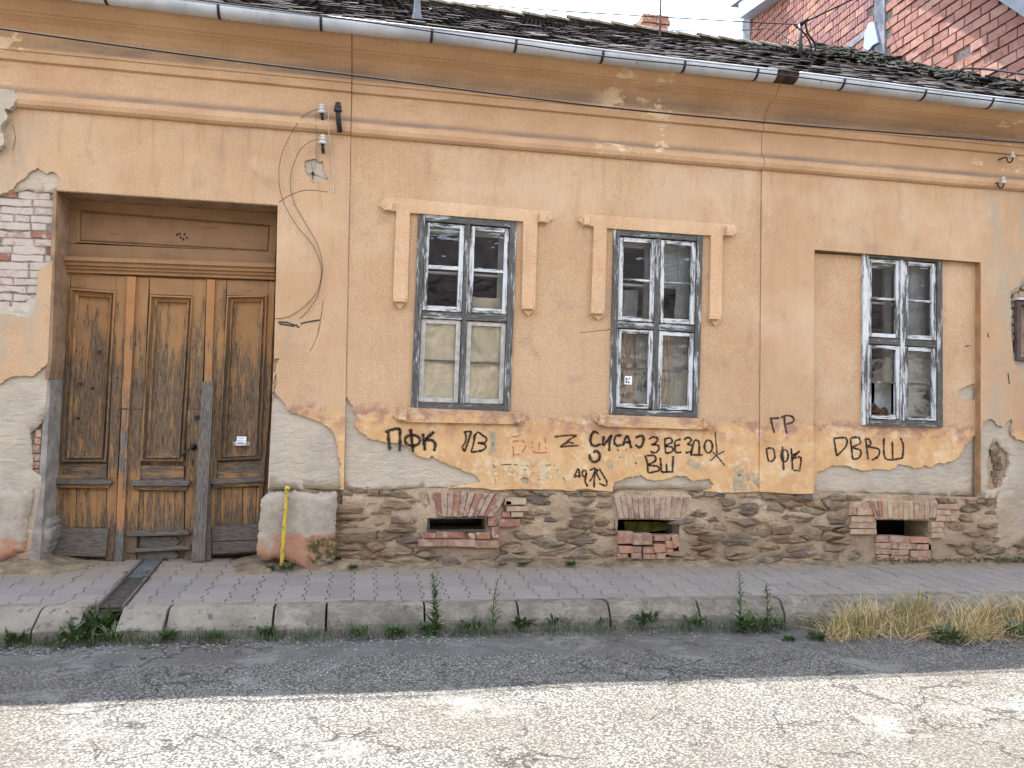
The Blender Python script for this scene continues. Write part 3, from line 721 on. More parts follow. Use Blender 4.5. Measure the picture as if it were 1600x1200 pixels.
for r_ in range(rows):
    x = -3.25+(.13 if r_ % 2 else 0)+rb.uniform(-.03, .03)
    while x < -2.56:
        L = rb.choice((.12, .25, .25)); x1 = min(x+L, -2.585)
        if x1-x > .05:
            z = za+r_*hh+.01*(x+2.6)
            red = rb.random() < .10 or (abs(r_-8) < 2 and rb.random() < .25)
            pl = rough([(x+.003, z+.003), (x1-.004, z+.003), (x1-.004, z+hh-.004), (x+.003, z+hh-.004)], .006, .045, r_*31+int(x*100)); V, F = prism_geo(pl, rb.uniform(.028, .042), .075, .007); mesh('brick', V, F, BR_RED if red else BR_LIME, wall)
        x = x1+.003
        if x1 >= -2.59: break
def pxrect_brick(q, y0, y1, mat, parent, rnd, b=.006, jit=.004):
    pts = [w2(x, y, y0) for x, y in q]; V, F = prism_geo([(a+rnd.uniform(-jit, jit), c+rnd.uniform(-jit, jit)) for a, c in pts], y0, y1, b)
    return mesh('brick', V, F, mat, parent)
def Z(ox, oy, s): return lambda x0, y0, x1, y1: rect(ox+x0/s, oy+y0/s, ox+x1/s, oy+y1/s)
z6 = Z(0, 560, 3.527)
for q in ((195, 395, 226, 435), (188, 440, 224, 475), (165, 480, 222, 522), (160, 528, 220, 566), (168, 570, 218, 606), (172, 612, 215, 640)):
    pxrect_brick(z6(*q), .034, .12, BR_NEW if q[1] > 430 else BR_PALE, wall, rb, .005, .003)
for q in ((203, 655, 250, 690), (206, 740, 240, 780), (192, 786, 252, 824), (176, 832, 226, 868), (230, 830, 256, 864), (200, 874, 254, 912)):
    pxrect_brick(z6(*q), .1, .2, BR_PALE if q[0] in (176, 203) else STONE, wall, rb, .006, .004)
for i, q in enumerate(((1584, 458, 1592, 466), (1593, 456, 1606, 466), (1583, 469, 1589, 480), (1583, 484, 1590, 493), (1582, 497, 1589, 506), (1583, 510, 1590, 519), (1582, 523, 1589, 532), (1584, 536, 1590, 548), (1597, 440, 1610, 452))):
    pxrect_brick(rect(*q), .03, .09, BR_PALE, wall, rb, .004, .003)
pxrect_brick(z6.__call__(0, 0, 1, 1) if 0 else rect(1558.5, 751, 1567.5, 770), .026, .08, BR_NEW, wall, rb, .004, .003)
for i in range(5):
    pxrect_brick(rect(1549+3*i % 7, 703+i*11, 1562+3*i % 9, 712+i*11), .035, .09, STONE, wall, rb, .006, .006)

# --- cornice, swept along the front in three lengths
prof = [(.0, 3.86), (-.022, 3.862), (-.047, 3.88), (-.062, 3.915), (-.058, 3.955), (-.034, 3.99), (-.006, 4.0), (-.002, 4.01), (-.002, 4.245), (-.034, 4.25), (-.036, 4.262), (-.036, 4.318), (-.052, 4.322), (-.055, 4.345),
        (-.075, 4.40), (-.11, 4.452), (-.16, 4.492), (-.215, 4.512), (-.235, 4.515), (-.238, 4.53), (-.262, 4.535), (-.29, 4.562), (-.325, 4.60), (-.36, 4.65), (-.42, 4.68), (-.1, 4.72), (.3, 4.7)]
def cz(x): return -.006*x
for xa, xb, dy in ((-6, XL-.003, -.004), (XL+.003, XC-.0015, .006), (XC+.0015, 7.3, 0)):
    n = 24; V = []; F = []; m_ = len(prof)
    for i in range(n+1):
        x = lerp(xa, xb, i/n)
        for y, z in prof: V.append((x, y+dy+.004*fbm(x, z*.4, 0, 1.1, 2), z+cz(x)-(.0085*(x-.5) if z > 4.4 else 0)*(z-4.2)/.4+.004*fbm(x, 9, z, 1.5, 2)))
    for i in range(n):
        for j in range(m_-1): F.append([i*m_+j, (i+1)*m_+j, (i+1)*m_+j+1, i*m_+j+1])
    F.append(list(range(m_))); F.append(list(range(n*m_, n*m_+m_))[::-1])
    mesh('cornice', V, F, CORN, house)

slab('broken_moulding', px([(-90, 138), (0, 139), (22, 141), (34, 148), (24, 158), (22, 166), (8, 170), (12, 182), (2, 196), (6, 212), (0, 232), (-90, 246)], 2, 5, 77, -.06), [], -.068, .02, PLAST, house)
# --- gutter with its straps
def ze(x): return 4.655-.0149*(x-.5)+.006*math.sin(x*1.9)
gx0, gx1 = -6, 7.28
gap = (W(1212, 122, -.53).x, W(1246, 126, -.53).x)
def gutter_run(a, b, name='gutter', mat=GUTT, parent=None):
    n = max(2, int((b-a)/.25)); S = 9; V = []; F = []
    for i in range(n+1):
        x = lerp(a, b, i/n); zc = ze(x)-.022
        for rr in (.078, .074):
            for k in range(S+1):
                t = math.pi*(1+k/S); V.append((x, -.485+math.cos(t)*rr*-1, zc+math.sin(t)*rr))
    L = 2*(S+1)
    for i in range(n):
        for k in range(S):
            a0 = i*L+k; b0 = (i+1)*L+k; F.append([a0, b0, b0+1, a0+1]); c0 = a0+S+1; d0 = b0+S+1; F.append([c0, c0+1, d0+1, d0])
        F.append([i*L, i*L+S+1, (i+1)*L+S+1, (i+1)*L]); F.append([i*L+S, (i+1)*L+S, (i+1)*L+L-1, i*L+L-1])
    bead = tube_geo([(lerp(a, b, i/n), -.563, ze(lerp(a, b, i/n))-.02) for i in range(n+1)], .008, 6)
    V, F = join_geo([(V, F), bead])
    return mesh(name, V, F, mat, parent, smooth=True)
gut = gutter_run(gx0, gap[0], 'gutter', GUTT, house)
gutter_run(gap[1], gx1, 'gutter_length', GUTT, gut)
gutter_run(gap[0]+.01, gap[1]-.01, 'rusted_gutter_length', m_plain('rusted_through', (84, 60, 50), .95, .2, .5, 18, .6), gut)
def strap(x, wd, mat, rr=.083, nm='strap'):
    V = []; F = []; S = 9
    for dx in (-wd/2, wd/2):
        for k in range(S+2):
            t = math.pi*(1+min(k, S)/S); yy = -.485-math.cos(t)*rr; zz = ze(x)-.022+math.sin(t)*rr
            if k == S+1: yy = -.42; zz += .05
            V.append((x+dx, yy, zz))
    m_ = S+2
    for k in range(m_-1): F.append([k, m_+k, m_+k+1, k+1])
    o = mesh(nm, V, F, mat, gut); so_ = o.modifiers.new('thickness', 'SOLIDIFY'); so_.thickness = .004; return o
for p in (-40, 160, 339, 500, 674, 806, 942, 1070, 1184, 1319, 1446, 1551, 1640): strap(W(p, 100, -.55).x, .022, BLACK)
for p in (262, 424, 566, 690, 833, 968, 1100, 1360, 1472, 1580): strap(W(p, 100, -.55).x, .008, GUTT, .081, 'seam')

# --- roof
TP = .56; RA = math.atan(TP); YR = 4.0
def zroof(x, y): return ze(x)+.02+TP*(y+.5)+.03*nz3(x, y, 0, .5)
roof = mesh('roof', [(-6.2, -.42, zroof(-6, -.42)-.05), (7.3, -.42, zroof(7.3, -.42)-.05), (7.3, YR, zroof(7.3, YR)-.05), (-6.2, YR, zroof(-6, YR)-.05), (7.3, 8.3, ze(7.3)), (-6.2, 8.3, ze(-6))],
            [[0, 1, 2, 3], [3, 2, 4, 5], [0, 3, 5], [1, 4, 2]], TILE, house)
rt = random.Random(8); tl = []; SP = .155; nrow = int((YR+.5)/math.cos(RA)/SP)+1
def tile_geo(x, y, z, wd, ln, th, tilt, yaw, roll):
    M_ = Matrix.Translation((x, y, z)) @ Matrix.Rotation(yaw, 4, 'Z') @ Matrix.Rotation(RA+tilt, 4, 'X') @ Matrix.Rotation(roll, 4, 'Y')
    V = [(-wd/2, .02, 0), (wd/2, .02, 0), (wd/2, ln, 0), (-wd/2, ln, 0), (-wd/2, .02, th), (-wd*.2, -.012, th), (wd*.2, -.012, th), (wd/2, .02, th), (wd/2, ln, th), (-wd/2, ln, th)]
    F = [[4, 5, 6, 7, 8, 9], [0, 4, 9, 3], [1, 2, 8, 7], [0, 1, 7, 6, 5, 4]]
    return [tuple(M_ @ Vector(v)) for v in V], F
for j in range(nrow):
    y = -.53+j*SP*math.cos(RA)
    x = -6.2+(.09 if j % 2 else 0)
    while x < 7.25:
        if rt.random() > .003:
            z = zroof(x, y)+rt.uniform(0, .003)+.016+.004*(int(x/.178) % 2)
            tl.append(tile_geo(x, y, z-.014, .180, .24 if j < nrow-1 else .14, .011, -.05+rt.gauss(0, .015), rt.gauss(0, .02), rt.gauss(0, .012)))
        x += .178
V, F = join_geo(tl); mesh('roof_tiles', V, F, TILE, roof, kind='stuff')
x = -6.1; k = 0
while x < 6.9:                                           # half-round ridge tiles, each lapping the next
    z = zroof(x, YR)+.0+rt.uniform(-.012, .012); V = []; F = []; S = 7
    for e, (xx, rr) in enumerate(((x, .115), (x+.37, .098))):
        for q in range(S+1):
            t = math.pi*q/S; V.append((xx, YR-math.cos(t)*rr, z+math.sin(t)*rr*.75+(0.012 if e == 0 else -.012)))
        for q in range(S+1):
            t = math.pi*q/S; V.append((xx, YR-math.cos(t)*(rr-.018), z+math.sin(t)*(rr-.018)*.75+(0.012 if e == 0 else -.012)))
    L = 2*(S+1)
    for q in range(S): F.append([q, q+1, L+q+1, L+q]); F.append([q, S+1+q, S+2+q, q+1]); F.append([L+q, L+q+1, L+S+2+q, L+S+1+q])
    mesh('ridge_tile', V, F, RIDGE, roof); x += .345
# crest of broken tiles and mortar where the roof meets the tall brick wall
cr_ = []
for i in range(700):
    t = rt.random()**.8; y = lerp(-.5, YR+.3, t); x = 7.28-abs(rt.gauss(0, .16)); hgt = (.15 if t > .6 else .09)*(1-min(1, (7.28-x)/.5))*rt.uniform(.2, 1)
    cr_.append(tile_geo(x, y, zroof(x, y)+.03+hgt, rt.uniform(.07, .15), rt.uniform(.1, .2), .014, rt.gauss(-.1, .08), rt.gauss(0, .35), rt.gauss(.1, .1)))
for i in range(160):
    x = rt.uniform(5.6, 7.2); y = YR-rt.random()*1.0; up = .0+.08*max(0, (x-6.3))*rt.random()
    cr_.append(tile_geo(x, y, zroof(x, y)+.03+up, rt.uniform(.1, .17), rt.uniform(.15, .25), .014, rt.gauss(-.16, .08), rt.gauss(0, .25), rt.gauss(0, .06)))
V, F = join_geo(cr_); mesh('broken_tiles', V, F, m_plain('lichen_tile', (108, 106, 98), .95, .1, .5, 16, .8, .01), roof, kind='stuff')
# chimney
cc = W(1024, 60, 4.7); chim = empty('chimney', parent=roof)
ctop = W(1024, 27, 4.5).z; cw, cd_ = .20, .27; cx0 = W(1007, 40, 4.45).x; cx1 = W(1041, 40, 4.45).x
rc = random.Random(4); lvl = [(0, .035), (.075, .05), (.15, .03), (.225, .0), (.3, 0), (.375, 0), (.45, 0), (.525, 0)]
for i, (dz, ov) in enumerate(lvl):
    z1 = ctop-dz; z0 = z1-.066; xa, xb = cx0-ov, cx1+ov; ya, yb = 4.45-ov, 5.0+ov; nb = 2
    for e in range(nb):
        a = lerp(xa, xb, e/nb)+.003; b = lerp(xa, xb, (e+1)/nb)-.003
        brick(a, b, z0, z1, ya, ya+.12, BR_RED, chim, rc, .006, .005)
        brick(a, b, z0, z1, yb-.12, yb, BR_RED, chim, rc, .006, .005)
    for e in range(2):
        a = lerp(ya+.123, yb-.123, e/2)+.003; b = lerp(ya+.123, yb-.123, (e+1)/2)-.003
        for xx in (xa, xb-.115):
            V, F = box_geo(xx+rc.uniform(-.006, .006), xx+.115, a, b, z0, z1); mesh('brick', V, F, BR_RED, chim)
V, F = box_geo(cx0+.02, cx1-.02, 4.47, 4.98, ctop-1.0, ctop-.02); mesh('flue', V, F, JOINT, chim)
# vent pipe on the roof
vb = W(654, 40, -.1)
vt = lathe_geo([(-.1, .05), (.02, .048), (.07, .034), (.16, .03), (.9, .03)], (vb.x, .15, zroof(vb.x, .15)), sides=14)
mesh('vent_pipe', vt[0], vt[1], m_plain('grey_pipe', (118, 120, 128), .6, .4, .15, 12, 0), roof, smooth=True)
# hidden rear and side walls close the house
V, F = join_geo([box_geo(-6, 7.28, 8, 8.2, -.3, 4.6), box_geo(-6.0, -5.8, .42, 8, -.3, 4.6)]); mesh('rear_wall', V, F, MORT, house)
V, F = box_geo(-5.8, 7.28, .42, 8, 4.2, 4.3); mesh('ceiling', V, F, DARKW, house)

# ================================================================== windows
def make_window(q, Y, style, label):
    c = [w2(x, y, Y) for x, y in q]
    def B(s, t):
        (ax, az), (bx, bz), (cx, cz_), (dx, dz) = c
        return (lerp(lerp(ax, bx, s), lerp(dx, cx, s), t), lerp(lerp(az, bz, s), lerp(dz, cz_, s), t))
    win = empty('window', parent=house, label=label)
    rw = random.Random(style)
    FV, FH = (SAV, SAH) if style == 3 else (FRV, FRH)
    def bar(name, s0, t0, s1, t1, y0, y1, mat, bev=.004):
        j = lambda: rw.uniform(-.0015, .0015)
        p = [B(s0+j(), t0+j()), B(s1+j(), t0+j()), B(s1+j(), t1+j()), B(s0+j(), t1+j())]
        return prism(name, p, Y+y0, Y+y1, mat, win, bev)
    bar('frame', 0, 0, .066, 1, -.012, .09, FV); bar('frame', .934, 0, 1, 1, -.012, .09, FRV)
    bar('frame', .066, 0, .934, .034, -.010, .09, FRH); bar('frame', .066, .968, .934, 1, -.014, .09, FRH)
    bar('mullion', .474, .034, .526, .968, -.004, .085, FV); 
    bar('transom', .066, .497, .474, .532, -.002, .085, FRH); bar('transom', .526, .497, .934, .532, -.002, .085, FRH)
    mw, mh = .045, .021
    for (s0, s1) in ((.072, .468), (.532, .928)):
        for (t0, t1) in ((.04, .492), (.538, .962)):
            low = t0 > .5; a, b = (SAC, SAC) if (style == 1 and low) else (SAV, SAH); dy = .012 if (style == 1 and low) else 0
            bar('sash_stile', s0, t0, s0+mw, t1, .004+dy, .045+dy, a); bar('sash_stile', s1-mw, t0, s1, t1, .004+dy, .045+dy, a)
            bar('sash_rail', s0+mw, t0, s1-mw, t0+mh, .005+dy, .045+dy, b); bar('sash_rail', s0+mw, t1-mh-.004, s1-mw, t1, .005+dy, .045+dy, b)
            tm = (t0+t1)/2; thin = .006 if (style in (2, 3) or low) else .009
            bar('glazing_bar', s0+mw, tm-thin, s1-mw, tm+thin, .014+dy, .04+dy, SAH if not low else FRH, .003)
            for (ta, tb) in ((t0+mh, tm-thin), (tm+thin, t1-mh-.004)):
                if style == 3 and low and s0 < .3 and ta > .7: continue            # this pane is gone
                p = [B(s0+mw, ta), B(s1-mw, ta), B(s1-mw, tb), B(s0+mw, tb)]
                tilt = [rw.uniform(-.004, .004) for _ in range(4)]
                mesh('pane', [(x, Y+.028+dy+tilt[i], z) for i, (x, z) in enumerate(p)], [[3, 2, 1, 0]], GLASS, win)
    # inner casement seen through the glass
    yi, yj = .20, .24
    for (s0, t0, s1, t1) in ((.02, .03, .10, .97), (.86, .03, .97, .97), (.10, .03, .86, .07), (.10, .93, .86, .97), (.44, .07, .52, .93), (.10, .515, .44, .545), (.52, .515, .86, .545), (.10, .27, .44, .283), (.52, .27, .86, .283)):
        if style == 1 and t0 > .4 and t1 < .6: continue
        bar('inner_casement', s0, t0, s1, t1, yi, yj, INNER, .004)
    # reveals and the dim room behind
    x0, z0 = B(.01, .99); x1, z1 = B(.99, .01); y0 = Y+.09
    V = [(x0, y0, z0), (x1, y0, z0), (x1, y0, z1), (x0, y0, z1), (x0, .44, z0), (x1, .44, z0), (x1, .44, z1), (x0, .44, z1)]
    mesh('reveal', V, [[0, 1, 5, 4], [1, 2, 6, 5], [2, 3, 7, 6], [3, 0, 4, 7]], INNER, win)
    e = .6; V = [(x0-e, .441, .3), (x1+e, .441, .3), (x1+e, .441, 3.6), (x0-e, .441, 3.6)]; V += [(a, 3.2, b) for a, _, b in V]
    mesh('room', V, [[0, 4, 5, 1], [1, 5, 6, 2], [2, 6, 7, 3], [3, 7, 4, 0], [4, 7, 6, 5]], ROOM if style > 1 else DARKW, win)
    def curtain(s0, t0, s1, t1, yy, mat, waves, amp, horiz=False, name='curtain', sag=0):
        nx, ny = 40, 40; V = []; F = []; ph = rw.random()*6
        for j in range(ny+1):
            for i in range(nx+1):
                u, v = i/nx, j/ny; s = lerp(s0, s1, u); t = lerp(t0, t1, v)
                if sag: t += sag*(1-(2*u-1)**2)
                x, z = B(s, t)
                k = v*waves+.35*math.sin(u*3+ph) if horiz else u*waves+.5*math.sin(v*2.3+ph)+.25*math.sin(v*7)
                d = amp*math.sin(k*6.283)+amp*.6*math.sin(k*2.3*6.283+1)+amp*.8*fbm(s*2, t*5, style, 2.0, 3)
                V.append((x, Y+yy+d, z))
        for j in range(ny):
            for i in range(nx): a = j*(nx+1)+i; F.append([a+nx+1, a+nx+2, a+1, a])
        return mesh(name, V, F, mat, win, smooth=True)
    if style == 1:
        curtain(.06, .525, .50, .97, .068, CURT, 1.1, .009); curtain(.50, .525, .94, .97, .075, CURT, 1.6, .014)
        curtain(.55, .40, .94, .53, .15, CURT, 1.2, .01)
    if style == 2:
        curtain(.53, .06, .80, .27, .165, CURW, 9, .010, True, sag=.015); curtain(.78, .05, .93, .5, .17, CURW, 4, .008)
        curtain(.10, .30, .40, .5, .28, CURW, 9, .012); curtain(.06, .53, .44, .96, .17, CURB, 4.5, .018); curtain(.33, .53, .47, .96, .15, CURW, 3, .012)
        curtain(.52, .53, .78, .96, .17, CURB, 3.5, .018); curtain(.74, .53, .94, .96, .155, CURW, 5, .010)
        p = [B(.17, .79), B(.25, .79), B(.25, .835), B(.17, .835)]
        prism('sticker', p, Y+.024, Y+.027, PAPER, win)
        for (a, b_, r_) in ((.19, .805, .010), (.222, .803, .008), (.188, .822, .010), (.215, .824, .009), (.205, .812, .006)):
            cx, cz_ = B(a, b_); prism('sticker_print', [(cx+r_*math.cos(k)*1.0, cz_+r_*1.2*math.sin(k)) for k in (0, .9, 1.9, 2.8, 3.6, 4.6, 5.5)], Y+.0225, Y+.0235, BLACK, win)
    if style == 3:
        curtain(.62, .05, .93, .72, .17, CURW, 6, .010); curtain(.55, .72, .93, .95, .165, CURW, 22, .004, True, 'blind'); curtain(.30, .74, .45, .95, .19, CURW, 18, .003, True, 'blind')
    return win, B
winA, BA = make_window(W1, 0, 1, 'window with cream lower sashes and a beige curtain')
winB, BB = make_window(W2Q, 0, 2, 'window with bunched grey net curtains and a small sticker')
winC, BC = make_window(W3, .052, 3, 'white framed window with a missing lower pane')
# crumpled brown cloth in the gap of the missing pane
V = []; F = []; cx, cz_ = BC(.265, .925); n1, n2 = 22, 12
for i in range(n1+1):
    for j in range(n2):
        t = math.pi*i/n1; a = 2*math.pi*j/n2; p = Vector((math.cos(t)*.135, math.sin(t)*math.cos(a)*.07, math.sin(t)*math.sin(a)*.085))
        f = 1+.5*fbm(p.x*9, p.y*9, p.z*9, 1.3, 3); V.append((cx+p.x*f, .052+.10+p.y*f, cz_+p.z*f+.03*math.sin(i*.5)))
for i in range(n1):
    for j in range(n2): k = (j+1) % n2; F.append([i*n2+j, (i+1)*n2+j, (i+1)*n2+k, i*n2+k])
mesh('crumpled_cloth', V, F, BROWN, label='crumpled brown cloth lying in the gap of the missing window pane', cat='cloth')
# narrow glazed case at the far right
cq = [(1590, 470), (1660, 477), (1660, 570), (1590, 563)]
case = empty('side_window', parent=house, label='narrow brown framed window by the bared bricks')
cp = [w2(x, y, -.02) for x, y in cq]; FRB = m_plain('brown_frame', (112, 92, 82), .7, .3, .3, 14)
prism('frame', [cp[0], (cp[0][0]+.045, cp[0][1]), (cp[3][0]+.045, cp[3][1]), cp[3]], -.02, .12, FRB, case, .004)
prism('frame', [(cp[0][0]+.045, cp[0][1]), cp[1], (cp[1][0], cp[1][1]-.04), (cp[0][0]+.045, cp[0][1]-.04)], -.02, .12, FRB, case, .004)
prism('frame', [(cp[3][0]+.045, cp[3][1]+.045), (cp[2][0], cp[2][1]+.045), cp[2], (cp[3][0]+.045, cp[3][1])], -.02, .12, FRB, case, .004)
mesh('pane', [(cp[3][0]+.04, .05, cp[3][1]), (cp[2][0], .05, cp[2][1]), (cp[1][0], .05, cp[1][1]), (cp[0][0]+.04, .05, cp[0][1])], [[0, 1, 2, 3]], GLASS, case)
mesh('backing', [(cp[3][0]+.04, .056, cp[3][1]), (cp[2][0], .056, cp[2][1]), (cp[1][0], .056, cp[1][1]), (cp[0][0]+.04, .056, cp[0][1])], [[0, 1, 2, 3]], CURB, case)
prism('lintel', [w2(1585, 469), w2(1585, 466), w2(1670, 462), w2(1670, 472)], -.05, .1, PORC, case)

# ------------------------------------------------------------------ flat plaster surrounds of two windows
def zz6(pts, ox, oy, s): return [(ox+x/s, oy+y/s) for x, y in pts]
A6 = (560, 290, 3); A7 = (880, 310, 3.159)
def surround(win, z, head, caps, sill, scaps):
    slab('surround', px(zz6(head, *z)), [], -.024, .012, OCHRE2, win); slab('surround_sill', px(zz6(sill, *z)), [], -.028, .012, OCHRE, win)
    for c in caps+scaps: pprism('surround_cap', zz6(c, *z), -.062, -.022, OCHRE2 if c in caps else OCHRE, win, .006)
surround(winA, A6, [(98, 95), (122, 60), (160, 58), (845, 120), (895, 122), (908, 155), (885, 176), (848, 173), (837, 173), (826, 582), (795, 612), (763, 580), (771, 170), (740, 168), (283, 133), (241, 130), (229, 545), (192, 580), (161, 545), (177, 122), (160, 122), (122, 118)],
         [[(135, 74), (160, 76), (160, 118), (130, 112)], [(850, 124), (882, 128), (882, 172), (850, 168)], [(166, 522), (224, 524), (222, 546), (165, 544)], [(768, 558), (822, 560), (822, 580), (768, 578)]],
         [(160, 1075), (190, 1042), (230, 1040), (712, 1060), (762, 1063), (783, 1090), (755, 1118), (215, 1107), (190, 1100)], [[(192, 1046), (228, 1048), (226, 1102), (190, 1098)], [(732, 1066), (760, 1068), (756, 1114), (732, 1112)]])
surround(winB, A7, [(72, 112), (100, 85), (135, 82), (805, 130), (842, 132), (856, 165), (832, 188), (805, 186), (782, 185), (776, 598), (748, 630), (717, 596), (725, 184), (688, 184), (248, 152), (212, 148), (201, 570), (170, 602), (134, 570), (148, 142), (130, 139), (100, 136)],
         [[(104, 90), (132, 84), (134, 132), (104, 130)], [(806, 136), (838, 140), (836, 184), (806, 182)], [(140, 544), (198, 546), (196, 570), (138, 568)], [(722, 572), (774, 574), (774, 598), (722, 596)]],
         [(150, 1095), (176, 1066), (208, 1067), (668, 1085), (722, 1084), (744, 1110), (722, 1141), (215, 1126), (180, 1120)], [[(180, 1072), (206, 1074), (204, 1122), (178, 1118)], [(694, 1092), (722, 1090), (722, 1136), (694, 1136)]])

# ================================================================== gate
gate = empty('gate', parent=house, label='weathered panelled wooden gate with flaking orange brown paint')
GY = .30
def D7(*p): return [(60+x/4.2105, 400+y/4.2105) for x, y in p]
def D8(*p): return [(60+x/4.2105, 640+y/4.2105) for x, y in p]
def D1(*p): return [(x/2.857, 250+y/2.857) for x, y in p]
def gp(name, q, y0, y1, mat, bev=.004): return pprism(name, q, GY+y0, GY+y1, mat, gate, bev)
gp('backing', [(96, 418), (436, 436), (426, 760), (416, 862), (300, 872), (190, 874), (74, 868), (84, 700)], .045, .09, DOOR, 0)
def ring_panel(name, outer, inner, steps, mat):
    V = []; F = []; 
    for f, y in steps:
        for (ox, oy), (ix, iy) in zip(outer, inner):
            x, z = w2(lerp(ox, ix, f), lerp(oy, iy, f), GY); V.append((x, GY+y, z))
    n = len(steps)
    for r_ in range(n-1):
        for i in range(4): j = (i+1) % 4; F.append([r_*4+i, r_*4+j, r_*4+4+j, r_*4+4+i][::-1])
    F.append([4*n-4+i for i in range(4)][::-1])
    return mesh(name, V, F, mat, gate)
STEPS = [(0, .004), (.05, -.020), (.2, -.024), (.26, .010), (.44, .016), (.5, -.010), (.68, .002), (.74, .030), (1, .036)]
# transom over the leaves
gp('transom_rail', D1((300, 178), (1240, 240), (1238, 292), (302, 218)), .0, .05, TRANS)
gp('transom_rail', D1((292, 372), (1230, 412), (1229, 470), (285, 440)), .0, .05, TRANS)
gp('transom_stile', D1((302, 218), (345, 220), (342, 372), (292, 372)), .0, .05, TRANS); gp('transom_stile', D1((1212, 290), (1238, 292), (1230, 412), (1204, 410)), .0, .05, TRANS)
ring_panel('transom_panel', D1((345, 216), (1214, 284), (1205, 412), (342, 368)), D1((372, 236), (1192, 298), (1186, 398), (368, 350)), [(0, .0), (.5, .02), (.7, .006), (.9, .026), (1, .028)], TRANS)
for k, (sx, sy) in enumerate(((785, 330), (800, 342), (818, 328), (828, 344), (812, 350), (796, 325))):
    gp('number_stain', D1((sx, sy), (sx+9, sy-3), (sx+11, sy+10), (sx+2, sy+9)), .0265, .0275, SPRAYB, 0)
for a, b, yy in ((428, 446, -.10), (446, 466, -.075), (466, 482, -.05), (482, 500, -.03)):
    x0 = {428: 256, 446: 262, 466: 272, 482: 276}[a]
    gp('cornice_moulding', D1((x0, a), (1228, a+34), (1228, b+34), (x0, b)), yy, .05, DOORH, .006)
# left leaf
gp('stile', [(98, 424), (110, 425), (95, 748), (80, 748)], 0, .05, DOOR); gp('stile', [(182.5, 431), (199, 432), (183, 748), (168, 748)], 0, .05, DOOR)
gp('stile', [(80, 748), (94, 748), (90, 830), (77, 830)], .002, .05, DOOR); gp('stile', [(168, 748), (184, 748), (178, 877), (164, 877)], .002, .05, DOOR)
gp('rail', [(110, 425), (182, 431), (182, 455), (110, 449)], .004, .05, DOORH)
ring_panel('raised_panel', [(110, 449.5), (182.4, 455), (167, 722), (95.6, 722)], [(127.7, 467.7), (167, 470), (154, 708), (115, 709)], STEPS, DOOR)
gp('small_panel', D8((145, 352), (450, 354), (447, 455), (138, 452)), .012, .05, DOORH)
gp('ledge', D8((88, 455), (470, 462), (485, 480), (470, 494), (86, 490)), -.05, .05, GREYH, .008); gp('ledge_moulding', D8((100, 494), (466, 496), (462, 520), (100, 512)), -.02, .05, DOORH)
for a, b in ((100, 164), (164, 250), (252, 386), (386, 448)): gp('board', D8((a+3, 516), (b, 519), (b-4, 778), (a-6, 774)), .016+.003*((a*7) % 3), .05, DOOR, .003)
gp('kick_board', D8((75, 776), (462, 786), (440, 968), (58, 960)), -.026, .03, GREYH, .004)
# middle leaf
gp('batten', D7((585, 132), (642, 138), (598, 1010), (545, 1005)), -.035, .03, BATT, .006)
gp('batten', D8((548, 0), (594, 0), (552, 1002), (498, 1002)), -.033, .03, BATT, .006)
gp('stile', D7((645, 140), (728, 140), (690, 1010), (600, 1010)), 0, .05, DOOR); gp('stile', D8((598, 0), (692, 0), (640, 990), (556, 1000)), .001, .05, DOOR)
gp('rail', D7((730, 140), (1022, 156), (1018, 262), (732, 252)), -.004, .05, DOORH)
gp('stile', D7((1022, 152), (1106, 156), (1075, 1010), (985, 1010)), 0, .05, DOOR); gp('stile', D8((978, 0), (1070, 0), (1010, 985), (962, 985)), .001, .05, DOOR)
ring_panel('raised_panel', [(234.6, 460.5), (302.5, 463), (287.4, 721), (219, 721)], [(250, 476), (289, 477.5), (272.6, 709), (239, 709)], STEPS, DOOR)
gp('small_panel', D8((665, 366), (960, 370), (956, 462), (660, 462)), .012, .05, DOORH)
gp('ledge', D8((600, 468), (985, 462), (1002, 482), (985, 503), (612, 500)), -.05, .05, GREYH, .008); gp('ledge_moulding', D8((618, 502), (985, 505), (975, 534), (622, 528)), -.02, .05, DOORH)
for a, b in ((640, 692), (692, 770), (770, 832), (832, 896), (896, 962)): gp('board', D8((a+3, 533), (b, 536), (b-4, 800), (a-4, 798)), .016+.003*((a*5) % 3), .05, DOOR, .003)
gp('decayed_board', D8((664, 836), (900, 834), (932, 870), (900, 905), (660, 905)), .03, .06, GREYH, .006); gp('decayed_board', D8((640, 940), (900, 930), (930, 958), (900, 985), (640, 990)), .022, .06, GREYH, .006)
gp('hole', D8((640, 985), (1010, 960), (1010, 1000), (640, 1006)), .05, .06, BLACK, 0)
gp('cross_batten', D8((572, 822), (590, 803), (985, 793), (1000, 812), (985, 824), (590, 834)), -.03, .02, GREYH, .005)
gp('cross_batten', D8((582, 936), (600, 918), (1000, 894), (1006, 918), (600, 942)), -.03, .02, GREYH, .005)
gp('batten', D7((1108, 152), (1162, 156), (1138, 900), (1088, 900)), -.025, .03, BATT, .005)
